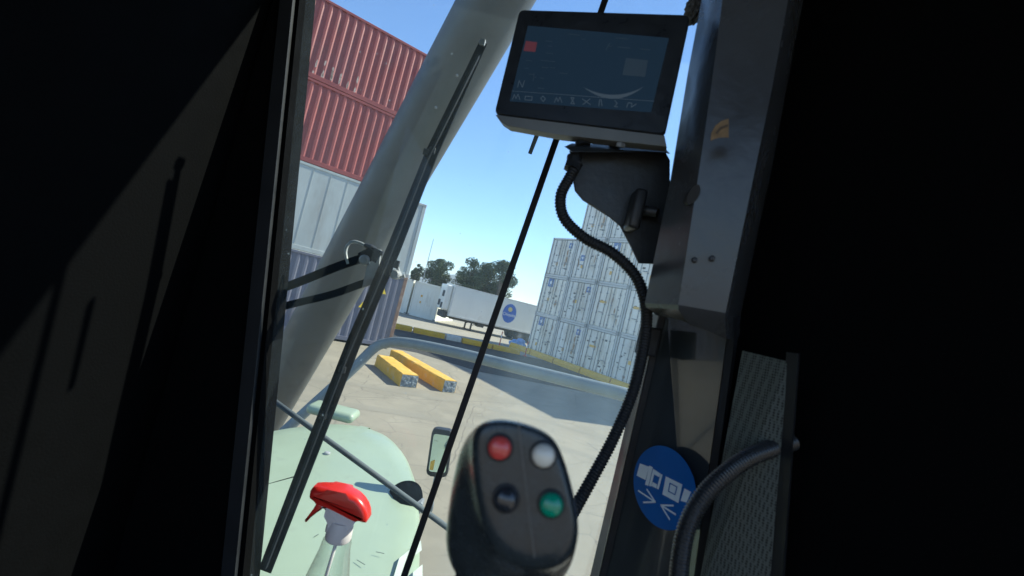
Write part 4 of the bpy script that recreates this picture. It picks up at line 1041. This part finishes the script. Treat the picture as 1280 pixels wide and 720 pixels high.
# ------------------------------------------------------------------ spray bottle
YB = .88
def z1(x, y, Y=YB): return at(365+x/4.5, 560+y/4.5, Y)
axp = z1(268, 470); 
zd = EYE-.859
bot = thing('spray_bottle', Vector((axp.x, YB, zd)), 'clear spray bottle with bright red trigger head behind the windscreen', 'spray bottle')
M_REDP2 = mat('bright_red_plastic', (.74, .028, .02), .30, var=.03, scale=10, rvar=.04, coat=.2)
def clear_mat(name, tint, fac, dif):
    m = bpy.data.materials.new(name); m.use_nodes = True; nt = m.node_tree; N = nt.nodes; L = nt.links; N.remove(N['Principled BSDF'])
    tr = N.new('ShaderNodeBsdfTransparent'); tr.inputs['Color'].default_value = (*tint, 1)
    gl = N.new('ShaderNodeBsdfGlossy'); gl.inputs['Roughness'].default_value = .06
    lw = N.new('ShaderNodeLayerWeight'); lw.inputs['Blend'].default_value = .35
    mu = N.new('ShaderNodeMath'); mu.operation = 'MULTIPLY'; mu.inputs[1].default_value = fac; L.new(lw.outputs['Facing'], mu.inputs[0])
    mx = N.new('ShaderNodeMixShader'); L.new(mu.outputs[0], mx.inputs['Fac']); L.new(tr.outputs[0], mx.inputs[1]); L.new(gl.outputs[0], mx.inputs[2])
    df = N.new('ShaderNodeBsdfTranslucent'); df.inputs['Color'].default_value = (.85, .9, .9, 1)
    m2 = N.new('ShaderNodeMixShader'); m2.inputs['Fac'].default_value = dif; L.new(mx.outputs[0], m2.inputs[1]); L.new(df.outputs[0], m2.inputs[2])
    L.new(m2.outputs[0], N['Material Output'].inputs['Surface']); return m
M_CLEAR = clear_mat('clear_plastic', (.95, .98, .97), .65, .03)
M_FROST = mat('milky_plastic', (.80, .74, .72), .4, var=.04); 
neck = axp; 
ztop = z1(268, 470).z
hgt = ztop - zd
prof = [(.046, 0.0), (.052, .006), (.052, hgt*.40), (.050, hgt*.55), (.044, hgt*.70), (.036, hgt*.81), (.030, hgt*.89), (.0275, hgt*.95), (.020, hgt*.98), (.020, hgt)]
m = MB(); m.lathe((axp.x, YB, zd), (0, 0, 1), prof, 36, cap=True); m.build('bottle', M_CLEAR, bot, smooth=60)
m = MB(); m.lathe((axp.x, YB, zd), (0, 0, 1), [(.048, .004), (.050, .008), (.050, hgt*.22)], 30); m.build('liquid', clear_mat('pale_liquid', (.80, .90, .93), .3, .02), bot, smooth=60)
m = MB(); m.tube([(axp.x, YB, ztop+.0), (axp.x-.004, YB, ztop-.09), (axp.x-.012, YB, zd+.02)], .0035, 8); m.build('dip_tube', M_FROST, bot, smooth=180)
m = MB(); m.lathe((axp.x, YB, ztop-.014), (0, 0, 1), [(.024, 0), (.0252, .004), (.024, .027), (.021, .037)], 28); m.build('neck_ring', M_FROST, bot, smooth=50)
th_ = .030
def slab(px, th, bev, name, m_, par):
    mm = MB(); mm.prism([z1(x, y, YB)+Vector((0, -th/2, 0)) for x, y in px], (0, th, 0), bev, 4); return mm.build(name, m_, par, smooth=50)
cap = [(113, 255), (118, 225), (132, 206), (175, 204), (225, 211), (275, 221), (320, 231), (352, 243), (380, 262), (405, 288), (425, 320), (436, 355), (438, 388), (428, 404), (408, 402), (375, 388), (330, 366), (290, 345), (245, 322), (200, 304), (160, 291), (116, 269)]
slab(cap, .040, .011, 'trigger_head', M_REDP2, bot)
trg = [(148, 296), (196, 318), (194, 332), (170, 326), (150, 338), (122, 372), (90, 409), (80, 408), (79, 396), (104, 366), (128, 334)]
slab(trg, .017, .004, 'trigger', M_REDP2, bot)
bod = [(162, 282), (205, 292), (250, 310), (300, 335), (345, 362), (388, 396), (352, 404), (336, 415), (330, 440), (322, 462), (290, 478), (235, 474), (196, 455), (202, 425), (214, 395), (224, 365), (216, 345), (196, 334), (185, 320)]
slab(bod, .032, .008, 'sprayer_body', M_FROST, bot)

# ------------------------------------------------------------------ joystick
JD = .285
def z7(x, y, d): return dep(530+x/3.2727, 500+y/3.2727, d)
Fr = [(225, 120), (300, 92), (380, 102), (488, 138), (532, 190), (566, 290), (600, 420), (618, 520), (598, 598), (540, 645), (450, 658), (372, 636), (305, 578), (264, 500), (242, 400), (224, 250)]
Sr = [(190, 105), (290, 72), (390, 86), (503, 126), (552, 182), (590, 290), (622, 420), (636, 530), (622, 620), (565, 690), (450, 712), (350, 692), (270, 622), (228, 520), (205, 400), (190, 250)]
Br = [(160, 135), (280, 78), (395, 90), (500, 130), (548, 190), (585, 300), (618, 430), (630, 545), (615, 660), (560, 760), (440, 800), (290, 810), (150, 780), (80, 650), (75, 540), (115, 300)]
joy = thing('joystick', dep(600, 800, .36), 'black joystick handle head with four coloured push buttons', 'joystick')
def tilt(y): return -.000020*(y-350)
M_JOY = mat('soft_black_plastic', (0.030, 0.039, 0.044), .26, var=.14, scale=60, rvar=.08, bump=.05, bscale=500)
cF = (430, 380)
m = MB()
ringsJ = [[z7(x, y, JD+tilt(y)) for x, y in [(cF[0]+(px-cF[0])*.9, cF[1]+(py-cF[1])*.9) for px, py in Fr]],
          [z7(x, y, JD+tilt(y)+.0008) for x, y in Fr],
          [z7(x*.5+u*.5, y*.5+v*.5, JD+tilt(y)+.003) for (x, y), (u, v) in zip(Fr, Sr)],
          [z7(x, y, JD+tilt(y)+.009) for x, y in Sr],
          [z7(x, y, JD+.022) for x, y in Sr],
          [z7(x, y, JD+.050) for x, y in Br],
          [z7(x*.98+6, y*1.02, JD+.085) for x, y in Br]]
m.loft(ringsJ); m.build('handle_head', M_JOY, joy, smooth=180, sub=2)
m = MB(); s0 = z7(330, 620, JD+.075); m.tube([s0, s0+Vector((-.01, .01, -.10)), s0+Vector((-.02, .02, -.25)), s0+Vector((-.025, .03, -.5))], [.034, .028, .022, .022], 20); m.build('shaft', M_JOY, joy, smooth=180)
jn = (z7(250, 600, JD+tilt(600))-z7(250, 100, JD+tilt(100))).cross(z7(600, 350, JD)-z7(250, 350, JD)).normalized()
if jn.y > 0: jn = -jn
def onJ(x, y, off=0): return hit(530+x/3.2727, 500+y/3.2727, z7(430, 350, JD)+jn*off, jn)
for nm, (x, y), c, lab in (('red', (310, 193), (.62, .075, .065), 'red'), ('white', (488, 224), (.66, .64, .56), 'white'), ('black', (335, 402), (.022, .027, .034), 'black'), ('green', (520, 424), (.0, .26, .155), 'green')):
    p = onJ(x, y, .0)
    m = MB(); m.lathe(p, jn, [(.0092, -.001), (.0092, .0012), (.0080, .0018)], 28); m.build('button_collar', M_RUB, joy, smooth=50)
    m = MB(); m.lathe(p+jn*.001, jn, [(.0078, 0), (.0077, .0015), (.0070, .0034), (.0054, .005), (.003, .0060), (.0008, .0063)], 28)
    bt_ = m.build('button', mat(nm+'_button', c, .20, var=.06, scale=80, rvar=.04, coat=.4), joy, smooth=60); bt_['label'] = lab+' domed push button'
m = MB(); m.stroke([onJ(388, 104, .0002), onJ(402, 230, .0002), (onJ(425, 420, .0002)), onJ(452, 640, .0002)], .0012, jn, .0008); m.build('parting_ridge', mat('ridge_plastic', (.075, .085, .09), .35), joy)

# tidy helper data
for o in list(COL.objects):
    if '_base' in o: del o['_base']
